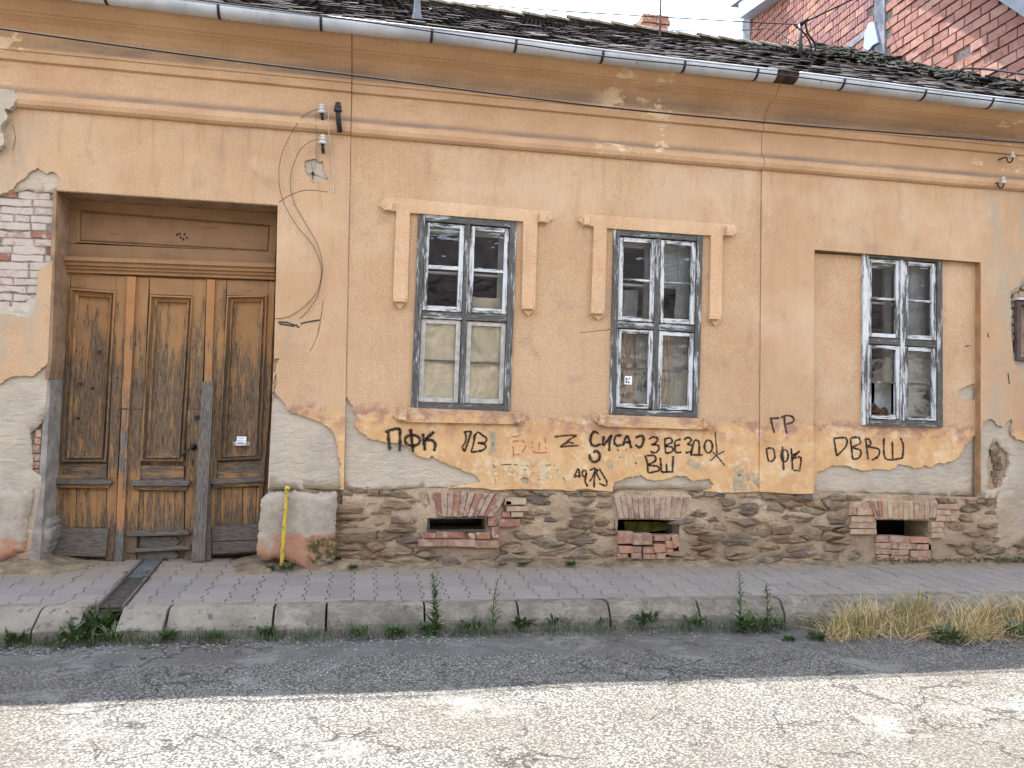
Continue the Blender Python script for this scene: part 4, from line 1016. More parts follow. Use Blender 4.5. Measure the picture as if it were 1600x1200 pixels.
# right leaf
gp('stile', D7((1166, 156), (1238, 158), (1205, 1010), (1128, 1010)), 0, .05, DOOR); gp('stile', D8((1128, 0), (1200, 0), (1138, 980), (1095, 985)), .001, .05, DOOR)
gp('rail', D7((1240, 158), (1515, 166), (1512, 258), (1238, 258)), .004, .05, DOORH)
gp('stile', D7((1516, 166), (1556, 168), (1520, 1010), (1478, 1010)), 0, .05, DOOR); gp('stile', D8((1476, 0), (1520, 0), (1482, 480), (1440, 960), (1432, 960)), .001, .05, DOOR)
ring_panel('raised_panel', [(354.5, 462), (418.7, 461), (408.4, 717), (340.2, 719.6)], [(368.7, 475.5), (404.4, 475.5), (392.5, 705.3), (358, 709)], STEPS, DOOR)
gp('small_panel', D8((1180, 346), (1466, 336), (1462, 446), (1176, 452)), .012, .05, DOORH)
gp('ledge', D8((1128, 470), (1150, 455), (1488, 450), (1490, 472), (1150, 492), (1130, 488)), -.05, .05, GREYH, .008); gp('ledge_moulding', D8((1150, 492), (1486, 474), (1482, 500), (1150, 516)), -.02, .05, DOORH)
for a, b in ((1146, 1200), (1200, 1344), (1346, 1432), (1434, 1478)): gp('board', D8((a+3, 514), (b, 508), (b-4, 760), (a-4, 770)), .016+.003*((a*5) % 3), .05, DOOR, .003)
gp('kick_board', D8((1140, 770), (1452, 750), (1446, 856), (1140, 866)), -.024, .03, GREYH, .004); gp('kick_board', D8((1142, 870), (1444, 860), (1442, 932), (1144, 952)), -.022, .03, GREYH, .004)
# lever handle, keyhole, old lock rose, nail heads
hx, hz = w2(*D8((1020, 246))[0], GY); kx, kz_ = w2(*D8((940, 306))[0], GY-.05)
hg = join_geo([lathe_geo([(0, .030), (.008, .030), (.012, .014), (.05, .012)], (hx, GY-.001, hz), Vector((0, -1, 0))), tube_geo(smooth_path([(hx, GY-.05, hz), (hx-.03, GY-.06, hz-.02), (kx, GY-.055, kz_)], 5), .0095, 8)])
mesh('handle', hg[0], hg[1], BLACK, gate, smooth=True)
x, z = w2(*D8((1015, 345))[0], GY); prism('keyhole', [(x-.006, z-.03), (x+.006, z-.03), (x+.009, z+.012), (x+.004, z+.022), (x-.004, z+.022), (x-.009, z+.012)], GY-.004, GY+.002, BLACK, gate)
x, z = w2(*D8((1043, 52))[0], GY); v_, f_ = lathe_geo([(0, .022), (.008, .022), (.010, .012), (.006, .010)], (x, GY-.002, z), Vector((0, -1, 0))); mesh('lock_rose', v_, f_, BLACK, gate)
for q in ((640, 580), (395, 628), (272, 840), (350, 870), (258, 1066), (1240, 1050), (520, 800), (1360, 290)):
    x, z = w2(*D7(q)[0], GY); v_, f_ = lathe_geo([(-.05, .009), (.004, .009), (.006, .005)], (x, GY, z), Vector((0, -1, 0)), 8); mesh('nail_hole', v_, f_, BLACK, gate)
# leaflets in the letter slot
lf = empty('leaflets', label='white and blue leaflets stuck in the letter slot of the gate', cat='leaflet')
def lp(name, x0, y0, x1, y1, yy, mat, th=.003): return pprism(name, rect(350+x0/24, 660+y0/24, 350+x1/24, 660+y1/24), GY+yy, GY+yy+th, mat, lf)
lp('slot_plate', 350, 725, 970, 865, .016, m_plain('slot_metal', (190, 184, 178), .6, .4, .2, 20), .02); lp('paper', 485, 530, 840, 720, .006, PAPER); lp('paper', 435, 715, 830, 865, -.004, PAPER)
lp('print', 440, 792, 828, 824, -.006, BLUEP, .0015); lp('print', 490, 742, 720, 764, -.006, BLUEP, .0015); lp('print', 530, 590, 745, 606, .004, GREYP, .0015); lp('print', 515, 676, 680, 690, .004, GREYP, .0015); lp('print', 720, 682, 815, 694, .004, SPRAYR, .0015)
# the grey planks leaning against the gate
pk = [D7((1076, 826))[0], D7((1152, 826))[0], D8((1092, 992))[0], D8((1008, 992))[0]]
def plank(q, ytop, ybot, label, mat):
    P4 = [W(q[0][0], q[0][1], ytop), W(q[1][0], q[1][1], ytop), W(q[2][0], q[2][1], ybot), W(q[3][0], q[3][1], ybot)]
    nrm = (P4[1]-P4[0]).cross(P4[3]-P4[0]).normalized(); nrm = nrm if nrm.y > 0 else -nrm
    V = [tuple(p) for p in P4]+[tuple(p+nrm*.028) for p in P4]
    return mesh('plank', V, [[3, 2, 1, 0], [4, 5, 6, 7], [0, 1, 5, 4], [1, 2, 6, 5], [2, 3, 7, 6], [3, 0, 4, 7]], mat, label=label, cat='plank', group='planks leaning on the gate')
plank(pk, GY-.062, GY-.15, 'tall grey weathered plank propped upright against the gate', GREYW)
plank([D8((1112, 470))[0], D8((1132, 470))[0], D8((1134, 985))[0], D8((1096, 990))[0]], GY-.035, GY-.09, 'thin dark slat propped just right of the tall grey plank', GREYW)

# ================================================================== rubble plinth
def mort_y(x, z):
    n = fbm(x, 1.7, z, 2.3, 5); t = z/.65
    y = .028-.020*n-.010*fbm(x, 4, z, 9, 3)
    if t < .25: y -= .02*(.25-t)/.25
    if z > zp(x)-.05: y += .012
    for (bx, bz, rx, rz, a) in ((.25, .42, .34, .26, .030), (.62, .48, .18, .16, .03), (1.9, .36, .35, .12, .012), (3.05, .42, .32, .22, .030), (2.05, .52, .28, .1, .02), (4.1, .40, .4, .16, .022), (3.5, .2, .2, .1, .01)):
        r_ = ((x-bx)/rx)**2+((z-bz)/rz)**2
        if r_ < 1: y -= a*(1-r_)
    return y
V1Q = rect(669, 809, 760, 830); V2Q = [(968, 811), (1061, 812), (1062, 872), (966, 872)]; V3Q = [(1370, 812), (1454, 813), (1455, 875), (1369, 875)]
VENTS = [px(V1Q), px(V2Q), px(V3Q)]
# brick zones kept free of stones
KEEP = [px(q) for q in (rect(652, 762, 806, 860), [(955, 762), (1082, 762), (1066, 880), (960, 880)], rect(1328, 764, 1500, 880), rect(1474, 764, 1502, 842), [(1556, 764), (1640, 764), (1640, 845), (1575, 852), (1552, 800)])]
def clip(poly, px_, py_, nx_, ny_):
    out = []; n = len(poly)
    for i in range(n):
        a, b = poly[i], poly[(i+1) % n]; da = (a[0]-px_)*nx_+(a[1]-py_)*ny_; db = (b[0]-px_)*nx_+(b[1]-py_)*ny_
        if da <= 0: out.append(a)
        if da*db < 0: t = da/(da-db); out.append((a[0]+(b[0]-a[0])*t, a[1]+(b[1]-a[1])*t))
    return out
SPOLY = []
rs = random.Random(12); ZS = 3.5; seeds = []
tries = 0
while len(seeds) < 285 and tries < 30000:
    tries += 1; x = rs.uniform(-.15, 8.4); z = rs.uniform(zg(x)-.03, zp(x))
    rad = (.30 if z < .3 else .24)*rs.uniform(.5, 1.4)
    if all((x-a)**2+((z-b)*ZS)**2 > rad*rad for a, b in seeds): seeds.append((x, z))
def stone(poly, yf, mat, parent):
    n = len(poly); cx = sum(p[0] for p in poly)/n; cz_ = sum(p[1] for p in poly)/n; V = []; F = []
    ks = rs.uniform(-.012, .012); kt = rs.uniform(-.02, .02)
    for s, y in ((.55, -.010), (.86, -.002), (1.0, .016), (1.02, .08)):
        for x, z in poly:
            V.append((cx+(x-cx)*s, yf+y+(ks*(x-cx)/.1+kt*(z-cz_)/.1 if y < .05 else 0)+(rs.uniform(-.006, .006) if y < .05 else 0), cz_+(z-cz_)*s))
    V.append((cx, yf-.010+rs.uniform(-.006, .006), cz_)); c = len(V)-1
    for i in range(n):
        j = (i+1) % n; F.append([c, j, i][::-1] if False else [c, i, j])
        for r_ in range(3): F.append([r_*n+i, r_*n+n+i, r_*n+n+j, r_*n+j])
    return mesh('stone', V, F, mat, parent)
def ccw(p):
    a = sum(p[i][0]*p[(i+1) % len(p)][1]-p[(i+1) % len(p)][0]*p[i][1] for i in range(len(p))); return p if a > 0 else p[::-1]
for i, (sx, sz) in enumerate(seeds):
    if any(inside((sx, sz), k) for k in KEEP): continue
    poly = [(sx-.5, (sz-.3)*ZS), (sx+.5, (sz-.3)*ZS), (sx+.5, (sz+.3)*ZS), (sx-.5, (sz+.3)*ZS)]
    for j, (ox, oz) in enumerate(seeds):
        if j != i and abs(ox-sx) < 1.1: poly = clip(poly, (ox+sx)/2, (oz+sz)/2*ZS, ox-sx, (oz-sz)*ZS)
    poly = [(x, z/ZS) for x, z in poly]
    poly = [(x, max(zg(x)-.06, min(zp(x)+.005, z))) for x, z in poly]
    if len(poly) < 3: continue
    cx = sum(p[0] for p in poly)/len(poly); cz_ = sum(p[1] for p in poly)/len(poly)
    if any(inside(p, k) for p in poly for k in KEEP): poly = [(cx+(x-cx)*.7, cz_+(z-cz_)*.7) for x, z in poly]
    sh = rs.uniform(.95, 1.0); poly = [(cx+(x-cx)*sh, cz_+(z-cz_)*sh) for x, z in poly]
    poly = ccw(rough(poly, .016, .055, i))
    if len(poly) > 16: poly = poly[::2]
    my = mort_y(cx, cz_)
    yf = my+rs.uniform(-.014, .018)-(.010 if cz_ < .3 else 0)
    if yf > my+.012: continue
    SPOLY.append((poly, yf))

SBB = [(min(p[0] for p in q), max(p[0] for p in q), min(p[1] for p in q), max(p[1] for p in q)) for q, _ in SPOLY]
def crev(x, z):
    out = 0
    for (a, b, c, d), (q, _) in zip(SBB, SPOLY):
        if a-.025 < x < b+.025 and c-.025 < z < d+.025:
            e = edge_dist((x, z), q)
            if e < .022: out = max(out, (1-e/.022)*.045*max(0, min(1, -.05+2.2*nz3(x*3.3, 5, z*5)+(.35 if z < .25 else 0))))
    return out
def plinth_grid():
    V = []; F = []; x0, x1, st = -.17, 9.0, .018; nxx = int((x1-x0)/st); nzz = 40
    for j in range(nzz+1):
        for i in range(nxx+1):
            x = x0+i*st; z = lerp(zg(x)-.12, zp(x)+.012, j/nzz); V.append((x, mort_y(x, z)+crev(x, z), z))
    for j in range(nzz):
        for i in range(nxx):
            a = j*(nxx+1)+i; c = ((V[a][0]+V[a+nxx+2][0])/2, (V[a][2]+V[a+nxx+2][2])/2)
            if (.55 < c[0] < 1.3 or 2.2 < c[0] < 3.1 or 5 < c[0] < 5.9) and any(inside(c, v) for v in VENTS): continue
            F.append([a, a+1, a+nxx+2, a+nxx+1])
    return V, F
V, F = plinth_grid(); plinth = mesh('plinth', V, F, MORT, house, smooth=True)
for q, yf in SPOLY: stone(q, yf, STONE, plinth)
rv = random.Random(33)
# flat brick arches over the three cellar vents
def arch(xt0, xt1, yt, xb0, xb1, yb, n, mats, y0=-.012):
    for k in range(n):
        a, b = k/n, (k+1)/n; e = .25
        q = [(lerp(xt0, xt1, a)+e, yt[0]+(yt[1]-yt[0])*a+rv.uniform(-1, 1)), (lerp(xt0, xt1, b)-e, yt[0]+(yt[1]-yt[0])*b+rv.uniform(-1, 1)), (lerp(xb0, xb1, b)-e, yb+rv.uniform(-1, 1)), (lerp(xb0, xb1, a)+e, yb+rv.uniform(-1, 1))]
        pxrect_brick(q, y0+rv.uniform(-.006, .008), .1, mats[k % len(mats)], plinth, rv, .006, .003)
arch(657, 795, (770, 772), 667, 770, 808, 13, [BR_ARCH, BR_ARCH, BR_RED])
arch(960, 1078, (775, 777), 968, 1070, 811, 13, [BR_ARCH])
arch(1358, 1378, (783, 783), 1368, 1380, 812, 3, [BR_RED, BR_ARCH]); arch(1378, 1453, (783, 784), 1380, 1452, 812, 9, [BR_PALE]); arch(1453, 1465, (783, 783), 1452, 1462, 810, 2, [BR_ARCH])
zA = Z(500, 610, 4); zC = Z(940, 750, 6.667); zD = Z(1160, 750, 7.273); zE = Z(1360, 750, 6.667)
for q in ((650, 890, 718, 925), (720, 886, 896, 926), (930, 894, 972, 930), (976, 890, 1066, 932), (614, 930, 796, 974), (798, 932, 972, 978), (975, 940, 1118, 984)): pxrect_brick(zA(*q), -.012, .1, BR_NEW if q[1] > 920 else BR_RED, plinth, rv)
for q in ((1072, 856, 1118, 930), (1050, 800, 1100, 850), (1166, 727, 1310, 757), (1156, 672, 1290, 716), (1195, 762, 1270, 792), (1120, 806, 1252, 850), (1160, 690, 1200, 718), (1140, 762, 1190, 795)): pxrect_brick(zA(*q), -.006, .1, BR_PALE if q[0] > 1150 else BR_RED, plinth, rv)
for q, yy in (((180, 545, 332, 662), -.02), ((336, 566, 528, 676), -.05), ((545, 580, 724, 636), .0), ((190, 692, 324, 762), -.035), ((326, 697, 418, 762), -.03), ((430, 700, 540, 766), -.03), ((548, 672, 668, 758), -.03), ((668, 642, 750, 712), -.005), ((670, 714, 752, 780), .0), ((172, 764, 280, 820), -.02), ((318, 767, 420, 824), -.04), ((438, 770, 566, 828), -.02), ((572, 766, 670, 824), -.02), ((548, 644, 650, 668), .05)):
    pxrect_brick(zC(*q), yy, yy+.12, BR_NEW, plinth, rv, .006, .004)
pxrect_brick([(940+738/6.667, 750+590/6.667), (940+800/6.667, 750+566/6.667), (940+818/6.667, 750+690/6.667), (940+756/6.667, 750+714/6.667)], -.02, .1, BR_NEW, plinth, rv)
for q in ((70, 588, 194, 650), (205, 590, 410, 655), (416, 602, 614, 658), (65, 657, 290, 714), (300, 660, 480, 720), (488, 672, 610, 730), (65, 718, 214, 775), (222, 727, 404, 788), (420, 737, 634, 800), (75, 785, 200, 832), (210, 797, 400, 836), (410, 806, 634, 842)): pxrect_brick(zE(*q), -.012, .1, BR_NEW, plinth, rv, .005, .005)
for q in ((1246, 412, 1510, 476), (1240, 482, 1514, 550), (1240, 556, 1530, 616), (1216, 322, 1300, 402), (1310, 320, 1490, 400), (1220, 252, 1360, 316), (1366, 252, 1480, 318)): pxrect_brick(zD(*q), -.004, .1, BR_PALE, plinth, rv)
for q in ((690, 307, 840, 368), (690, 372, 790, 430), (795, 372, 920, 430), (642, 437, 765, 495), (640, 502, 750, 540), (642, 552, 765, 604), (692, 248, 930, 300), (640, 225, 688, 300)): pxrect_brick(zE(*q), -.006, .1, BR_PALE, plinth, rv)
# cavities behind the vents
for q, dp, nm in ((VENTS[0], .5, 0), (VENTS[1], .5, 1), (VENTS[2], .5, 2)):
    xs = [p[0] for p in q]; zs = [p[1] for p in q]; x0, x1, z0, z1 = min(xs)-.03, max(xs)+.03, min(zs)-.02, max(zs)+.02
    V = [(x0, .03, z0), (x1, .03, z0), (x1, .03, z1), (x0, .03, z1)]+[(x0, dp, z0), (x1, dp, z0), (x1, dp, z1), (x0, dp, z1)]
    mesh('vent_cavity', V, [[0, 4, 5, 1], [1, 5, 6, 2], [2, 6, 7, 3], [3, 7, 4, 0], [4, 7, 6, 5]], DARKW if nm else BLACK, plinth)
fx = [w2(x, y) for x, y in V1Q]; x0, z1 = fx[0]; x1, z0 = fx[2]
V, F = join_geo([box_geo(x0, x1, .0, .03, z1-.014, z1), box_geo(x0, x1, .0, .03, z0, z0+.014), box_geo(x0, x0+.014, .0, .03, z0+.014, z1-.014), box_geo(x1-.014, x1, .0, .03, z0+.014, z1-.014)]); mesh('vent_frame', V, F, m_plain('rusty_frame', (96, 88, 82), .8, .3, .3, 20), plinth)
pprism('vent_plank', [(975, 815), (1046, 816), (1044, 828), (990, 834), (978, 829)], .22, .26, GREENP, plinth); pprism('vent_plank', [(1046, 814), (1052, 814), (1052, 840), (1046, 842)], .2, .26, GREYW, plinth)
# plaster left on the right end of the plinth, and the two plastered guard blocks by the gate
def block(name, outl, Yf, depth, mat, amp=.02, rnd_=.05, label=None):
    o_ = px(outl, 1.2, 7, 61)
    def dsp(x, z):
        d = edge_dist((x, z), o_); return amp*fbm(x, 2.2, z, 3.2, 4)+(rnd_*(1-d/.055)**2 if d < .055 else 0)+amp*.3*fbm(x, 7, z, 11, 3)
    o = slab(name, o_, [], Yf, depth, mat, house, grid=.022, disp=dsp, smooth=True)
    if label: o['label'] = label
    return o
def m_guard():
    m = Mat('guard_plaster', .95, .15); z = m.sep(2); n = m.noise(5, 6, .7); zz = m.math('ADD', z, m.math('MULTIPLY', m.math('SUBTRACT', n, .5), .3))
    c = m.mix(m.ramp(m.noise(7, 6, .7), .35, .68), P(190, 176, 158), P(164, 150, 134))
    red = m.math('MULTIPLY', m.ramp(zz, .30, .34, 1, 0), m.ramp(m.noise(4.3, 5, .7), .38, .5))
    c = m.mix(m.math('MULTIPLY', red, .8), c, P(186, 128, 98))
    x = m.sep(0); gm = m.math('MULTIPLY', m.math('MULTIPLY', m.ramp(x, -.50, -.42), m.ramp(x, -.20, -.15, 1, 0)), m.math('MULTIPLY', m.ramp(z, .02, .08), m.ramp(z, .26, .33, 1, 0)))
    c = m.mix(m.math('MULTIPLY', gm, m.ramp(m.noise(8, 7, .75), .40, .56)), c, P(80, 78, 48))
    c = m.mix(m.ramp(m.noise(30, 5, .75), .58, .7, 0, .5), c, P(132, 118, 104))
    m.bump(m.noise(18, 6, .7), .7, .018); m.bump(m.noise(90, 4, .7), .4, .004); return m.out(c)
GUARD = m_guard()
block('guard_block', [(416, 772), (430, 769), (526, 769), (527, 790), (525, 830), (527, 862), (522, 876), (508, 886), (492, 890), (474, 889), (462, 880), (448, 873), (430, 871), (414, 873), (403, 865), (402, 855), (405, 820), (409, 780)], -.085, .2, GUARD, .012, .03, 'plastered guard stone right of the gate with moss and red stains')
block('guard_block', [(-120, 764), (52, 764), (49, 790), (42, 830), (40, 862), (25, 868), (0, 878), (-60, 895), (-120, 905)], -.03, .2, GUARD, .01, .04)
block('guard_rubble', [(40, 800), (58, 812), (72, 815), (74, 846), (66, 866), (50, 876), (36, 872)], .04, .3, LINERG, .03, .05)
block('plinth_patch', [(1562, 770), (1586, 766), (1600, 780), (1640, 778), (1640, 838), (1600, 845), (1584, 856), (1572, 866), (1562, 868), (1556, 850), (1560, 820), (1556, 800)], .005, .06, PLAST, .012, .02)
for i, q in enumerate(([(530, 766), (655, 764), (656, 775), (532, 776)], [(800, 766), (960, 767), (958, 777), (812, 777)], [(1085, 768), (1186, 769), (1186, 780), (1082, 778)], [(1190, 771), (1352, 773), (1350, 784), (1192, 782)], [(1466, 778), (1556, 780), (1556, 790), (1468, 787)])):
    n_ = 6                                                # thin dark slates bedded along the top of the plinth
    for k in range(n_):
        a, b = k/n_, (k+1)/n_; (x0, y0), (x1, y1), (x2, y2), (x3, y3) = q
        pts = [w2(lerp(x0, x1, a)+.5, lerp(y0, y1, a)+rv.uniform(0, 3)), w2(lerp(x0, x1, b)-.5, lerp(y0, y1, b)+rv.uniform(0, 3)), w2(lerp(x3, x2, b)-.5, lerp(y3, y2, b)-rv.uniform(0, 3)), w2(lerp(x3, x2, a)+.5, lerp(y3, y2, a)-rv.uniform(0, 3))]
        if rv.random() < .8: stone(ccw(rough(pts, .006, .06, i*9+k)), .004+rv.uniform(-.012, .014), STONE, plinth)

# ================================================================== graffiti (thin paint on the plaster)
def yoff(X): return .010 if XL < X < XC else (.07 if XR0 < X < XR1 else 0)
def paint(name, strokes, ox, oy, s, wpx, mat, label=None, dash=0, parent=None):
    V = []; F = []; rg = random.Random(len(strokes)*7+int(ox))
    for st in strokes:
        p = [(ox+x/s, oy+y/s) for x, y in st]
        if len(p) > 2: p = [(q.x, q.y) for q in smooth_path([(x, y, 0) for x, y in p], 5)]
        p2 = []
        for a, b in zip(p, p[1:]):
            n = max(1, int(math.hypot(b[0]-a[0], b[1]-a[1])/1.5))
            p2 += [(lerp(a[0], b[0], k/n), lerp(a[1], b[1], k/n)) for k in range(n)]
        p = p2+[p[-1]]; prev = None
        for i, (x, y) in enumerate(p):
            a, b = p[max(0, i-1)], p[min(len(p)-1, i+1)]; L = math.hypot(b[0]-a[0], b[1]-a[1]) or 1
            nx_, ny_ = -(b[1]-a[1])/L, (b[0]-a[0])/L; hw = wpx*(.62 if name == 'graffiti' and mat == SPRAY else .5)*(1+.18*math.sin(i*.7+x)+rg.uniform(-.12, .12))*(.75 if i in (0, len(p)-1) else 1)
            if dash and nz3(x*.35, y*.35, 3) < dash: prev = None; continue
            cur = []
            for sg in (-1, 1):
                q = W(x+nx_*hw*sg, y+ny_*hw*sg, .005); yy = yoff(q.x); q = W(x+nx_*hw*sg, y+ny_*hw*sg, yy-(.0014 if name == 'overspray' else .0024))
                V.append(tuple(q)); cur.append(len(V)-1)
            if prev: F.append([prev[0], cur[0], cur[1], prev[1]])
            prev = cur
    if mat == SPRAY and name == 'graffiti': paint('overspray', strokes, ox, oy, s, wpx*2.1, OVER)
    return mesh(name, V, F, mat, parent or wall, label=label, kind='stuff' if name in ('crack', 'overspray', 'flaked_paint', 'graffiti_trace', 'filler_patch', 'tar_stain') else None)
Ga, Gb, Gc = (500, 610, 4), (850, 610, 4), (1200, 610, 4)
C_ = lambda cx, cy, rx, ry, n=10: [(cx+rx*math.cos(2*math.pi*k/n-1.4), cy+ry*math.sin(2*math.pi*k/n-1.4)) for k in range(n+1)]
# pale flaked patches first, so the paint lies over them
paint('flaked_paint', [[(450, 435), (550, 412), (620, 405)], [(510, 415), (518, 525)], [(585, 420), (592, 520)], [(-10, 480), (60, 470), (120, 560)], [(170, 390), (210, 430)], [(240, 340), (270, 370)]], *Gb, 3.2, FLAKE, dash=-.15)
paint('flaked_paint', [[(1085, 465), (1165, 455), (1320, 458), (1470, 460)], [(1095, 480), (1100, 580)], [(1160, 470), (1155, 580)], [(1150, 520), (1230, 525), (1290, 480)], [(1240, 470), (1300, 520), (1340, 570)], [(1380, 470), (1375, 585)], [(1440, 470), (1400, 560)], [(1465, 470), (1530, 580)], [(1400, 540), (1500, 540)]], *Ga, 5.5, FLAKE, dash=-.25)
paint('filler_patch', [[(1062, 250), (1075, 320), (1065, 400)], [(1085, 260), (1092, 380)]], *Ga, 5, FLAKEG)
paint('filler_patch', [[(415, 420), (412, 490)], [(900, 440), (1010, 500)]], *Gb, 9, FLAKEG, dash=-.3)
paint('filler_patch', [[(1170, 560), (1330, 540), (1300, 600), (1180, 600)], [(1190, 480), (1240, 520)]], *Gb, 12, FLAKEG, dash=-.2)
paint('graffiti', [[(408, 262), (440, 248), (490, 240), (500, 258), (498, 380)], [(430, 258), (428, 300), (437, 374)], C_(578, 312, 47, 34), [(566, 240), (572, 300), (582, 385)], [(642, 268), (650, 320), (656, 376)], [(714, 258), (682, 285), (642, 318)], [(655, 310), (700, 312), (720, 338), (712, 380)]], *Ga, 3.6, SPRAY, 'thick black painted letters under the left window')
paint('graffiti', [[(896, 260), (948, 256)], [(946, 256), (926, 320), (902, 384)], [(902, 262), (914, 290), (905, 330), (890, 352), (904, 382)], [(970, 272), (960, 330), (944, 386)], [(958, 302), (985, 262), (1015, 280), (1042, 302), (1028, 326), (985, 328)], [(985, 328), (1026, 336), (1036, 356), (1010, 376), (944, 386)]], *Ga, 2.3, SPRAY)
paint('graffiti', [[(1204, 318), (1210, 420)], [(1205, 318), (1268, 316), (1286, 350), (1250, 396), (1206, 404)], [(1185, 275), (1215, 290), (1270, 270)], [(1328, 318), (1334, 385), (1416, 386)], [(1370, 322), (1372, 385)], [(1406, 288), (1416, 388)]], *Ga, 1.5, SPRAYR, 'thin red letters', dash=-.35)
paint('graffiti', [[(66, 290), (130, 282), (206, 280)], [(206, 280), (160, 308), (100, 354)], [(100, 354), (150, 348), (216, 345)], [(110, 345), (155, 325), (186, 332)]], *Gb, 3.0, SPRAYB, 'brown zigzag')
paint('graffiti', [[(342, 272), (315, 258), (294, 285), (292, 325), (315, 347), (357, 335)], [(374, 285), (371, 345), (420, 280), (410, 320), (408, 380)], [(486, 280), (450, 285), (439, 320), (455, 345), (486, 340)], [(492, 347), (520, 284), (546, 362)], [(502, 326), (536, 322)], [(570, 296), (606, 284), (622, 292), (618, 330), (600, 356), (570, 340)]], *Gb, 2.9, SPRAY, 'black painted word under the middle window')
paint('graffiti', [[(655, 306), (684, 290), (712, 306), (690, 334), (670, 338)], [(670, 338), (712, 344), (717, 372), (692, 390), (664, 380)], [(755, 300), (760, 392)], [(755, 302), (790, 298), (800, 324), (762, 346), (802, 356), (800, 382), (760, 395)], [(856, 306), (824, 315), (817, 345), (825, 386), (860, 386)], [(820, 346), (850, 340)], [(874, 308), (900, 294), (922, 310), (895, 336)], [(895, 336), (926, 346), (920, 380), (884, 390)], [(940, 310), (930, 350), (918, 402)], [(940, 310), (968, 322), (970, 402)], [(912, 402), (992, 404)], C_(1028, 350, 25, 40)], *Gb, 2.3, SPRAY)
paint('graffiti', [[(1070, 258), (1076, 330), (1082, 396)], [(1038, 442), (1085, 402), (1130, 378)], [(1054, 384), (1090, 420), (1132, 472)]], *Gb, 2.4, SPRAYB)
paint('graffiti', [[(630, 404), (645, 450), (650, 516)], [(640, 408), (690, 408), (696, 440), (650, 466), (710, 474), (716, 500), (652, 516)], [(727, 420), (735, 511)], [(735, 511), (806, 508)], [(765, 458), (768, 508)], [(808, 410), (803, 511)]], *Gb, 2.3, SPRAY)
paint('graffiti', [[(284, 398), (292, 432), (316, 448), (346, 430), (346, 396), (326, 378), (308, 390)]], *Gb, 3.0, SPRAY)
paint('graffiti', [[(190, 542), (215, 488), (222, 548)], [(184, 542), (232, 530)], C_(252, 518, 13, 20), [(264, 510), (258, 570), (275, 600)], [(285, 500), (320, 488), (300, 546), (284, 570)], [(330, 490), (315, 540), (314, 608)], [(340, 495), (330, 520), (352, 562)], [(345, 488), (376, 540), (393, 572), (386, 596), (344, 580)]], *Gb, 2.0, SPRAY, 'small black painted date')
paint('graffiti', [[(1410, 176), (1472, 172)], [(1416, 178), (1425, 210), (1440, 266)], [(1502, 168), (1506, 215), (1518, 270)], [(1480, 170), (1520, 157), (1556, 168), (1556, 196), (1510, 213)]], *Gb, 2.3, SPRAY)
paint('graffiti', [[(1390, 362), (1405, 440), (1441, 426), (1432, 364), (1388, 364)], C_(1504, 408, 22, 38), [(1490, 350), (1498, 500)], [(1545, 360), (1555, 500)], [(1600, 378), (1550, 408)], [(1550, 430), (1605, 420), (1596, 508)], [(1600, 380), (1545, 430)], [(1560, 500), (1590, 500)]], *Gb, 2.2, SPRAY)
paint('graffiti', [[(412, 300), (430, 411)], [(412, 300), (486, 297), (489, 345), (430, 411)], [(515, 298), (530, 431)], [(518, 297), (565, 294), (576, 330), (530, 356), (580, 376), (570, 420), (530, 431)], [(610, 300), (626, 432)], [(612, 300), (636, 310), (641, 340), (622, 352), (691, 366), (690, 410), (648, 436)], [(725, 298), (735, 426), (842, 422)], [(777, 318), (780, 426)], [(828, 296), (846, 345), (840, 426)]], *Gc, 2.2, SPRAY, 'thin black painted letters under the right window')
paint('graffiti_trace', [[(1080, 455), (1095, 490)], [(1095, 540), (1097, 582)], [(1130, 465), (1200, 462), (1260, 470)], [(1150, 500), (1160, 520)], [(1155, 550), (1157, 582)], [(1240, 480), (1320, 465), (1335, 475)], [(1300, 510), (1340, 520)], [(1375, 490), (1368, 585)], [(1395, 470), (1440, 465)], [(1430, 500), (1405, 550)], [(1465, 465), (1478, 500)], [(1520, 540), (1534, 582)], [(1500, 520), (1512, 545)], [(1200, 510), (1210, 530)], [(1240, 578), (1262, 580)]], *Ga, 1.5, SPRAY, dash=-.1)
paint('graffiti_trace', [[(410, 300), (412, 345)], [(340, 358), (372, 362)], [(450, 362), (470, 378)], [(512, 360), (516, 384)], [(470, 420), (500, 415)], [(572, 440), (580, 480)], [(590, 500), (592, 522)], [(512, 510), (520, 526)]], *Gb, 1.6, SPRAY, dash=-.1)

# cracks and the black rain stain on the plaster
CRK = m_plain('crack_dirt', (84, 66, 52), .97, .1, .3, 20, 0); STAIN = m_plain('tar_stain', (82, 80, 80), .9, .2, .3, 30, 0)
paint('crack', [[(436, 316), (455, 304), (480, 297), (512, 300)], [(487, 255), (489, 275)], [(480, 270), (500, 276), (512, 281)], [(505, 470), (497, 520), (484, 550)], [(1376, 262), (1372, 285), (1380, 330), (1374, 350)], [(905, 520), (980, 512)], [(1545, 700), (1560, 720), (1552, 750)], [(20, 195), (24, 215), (20, 235)]], 0, 0, 1, .7, CRK)
paint('tar_stain', [[(430, 503), (448, 504), (462, 508), (476, 504), (500, 500)], [(436, 506), (468, 511)]], 0, 0, 1, 2.6, STAIN, dash=-.25)
paint('crack', [[(1543, 520), (1545, 527)], [(1575, 582), (1577, 600)], [(1508, 541), (1516, 540)]], 0, 0, 1, 1.6, CRK)

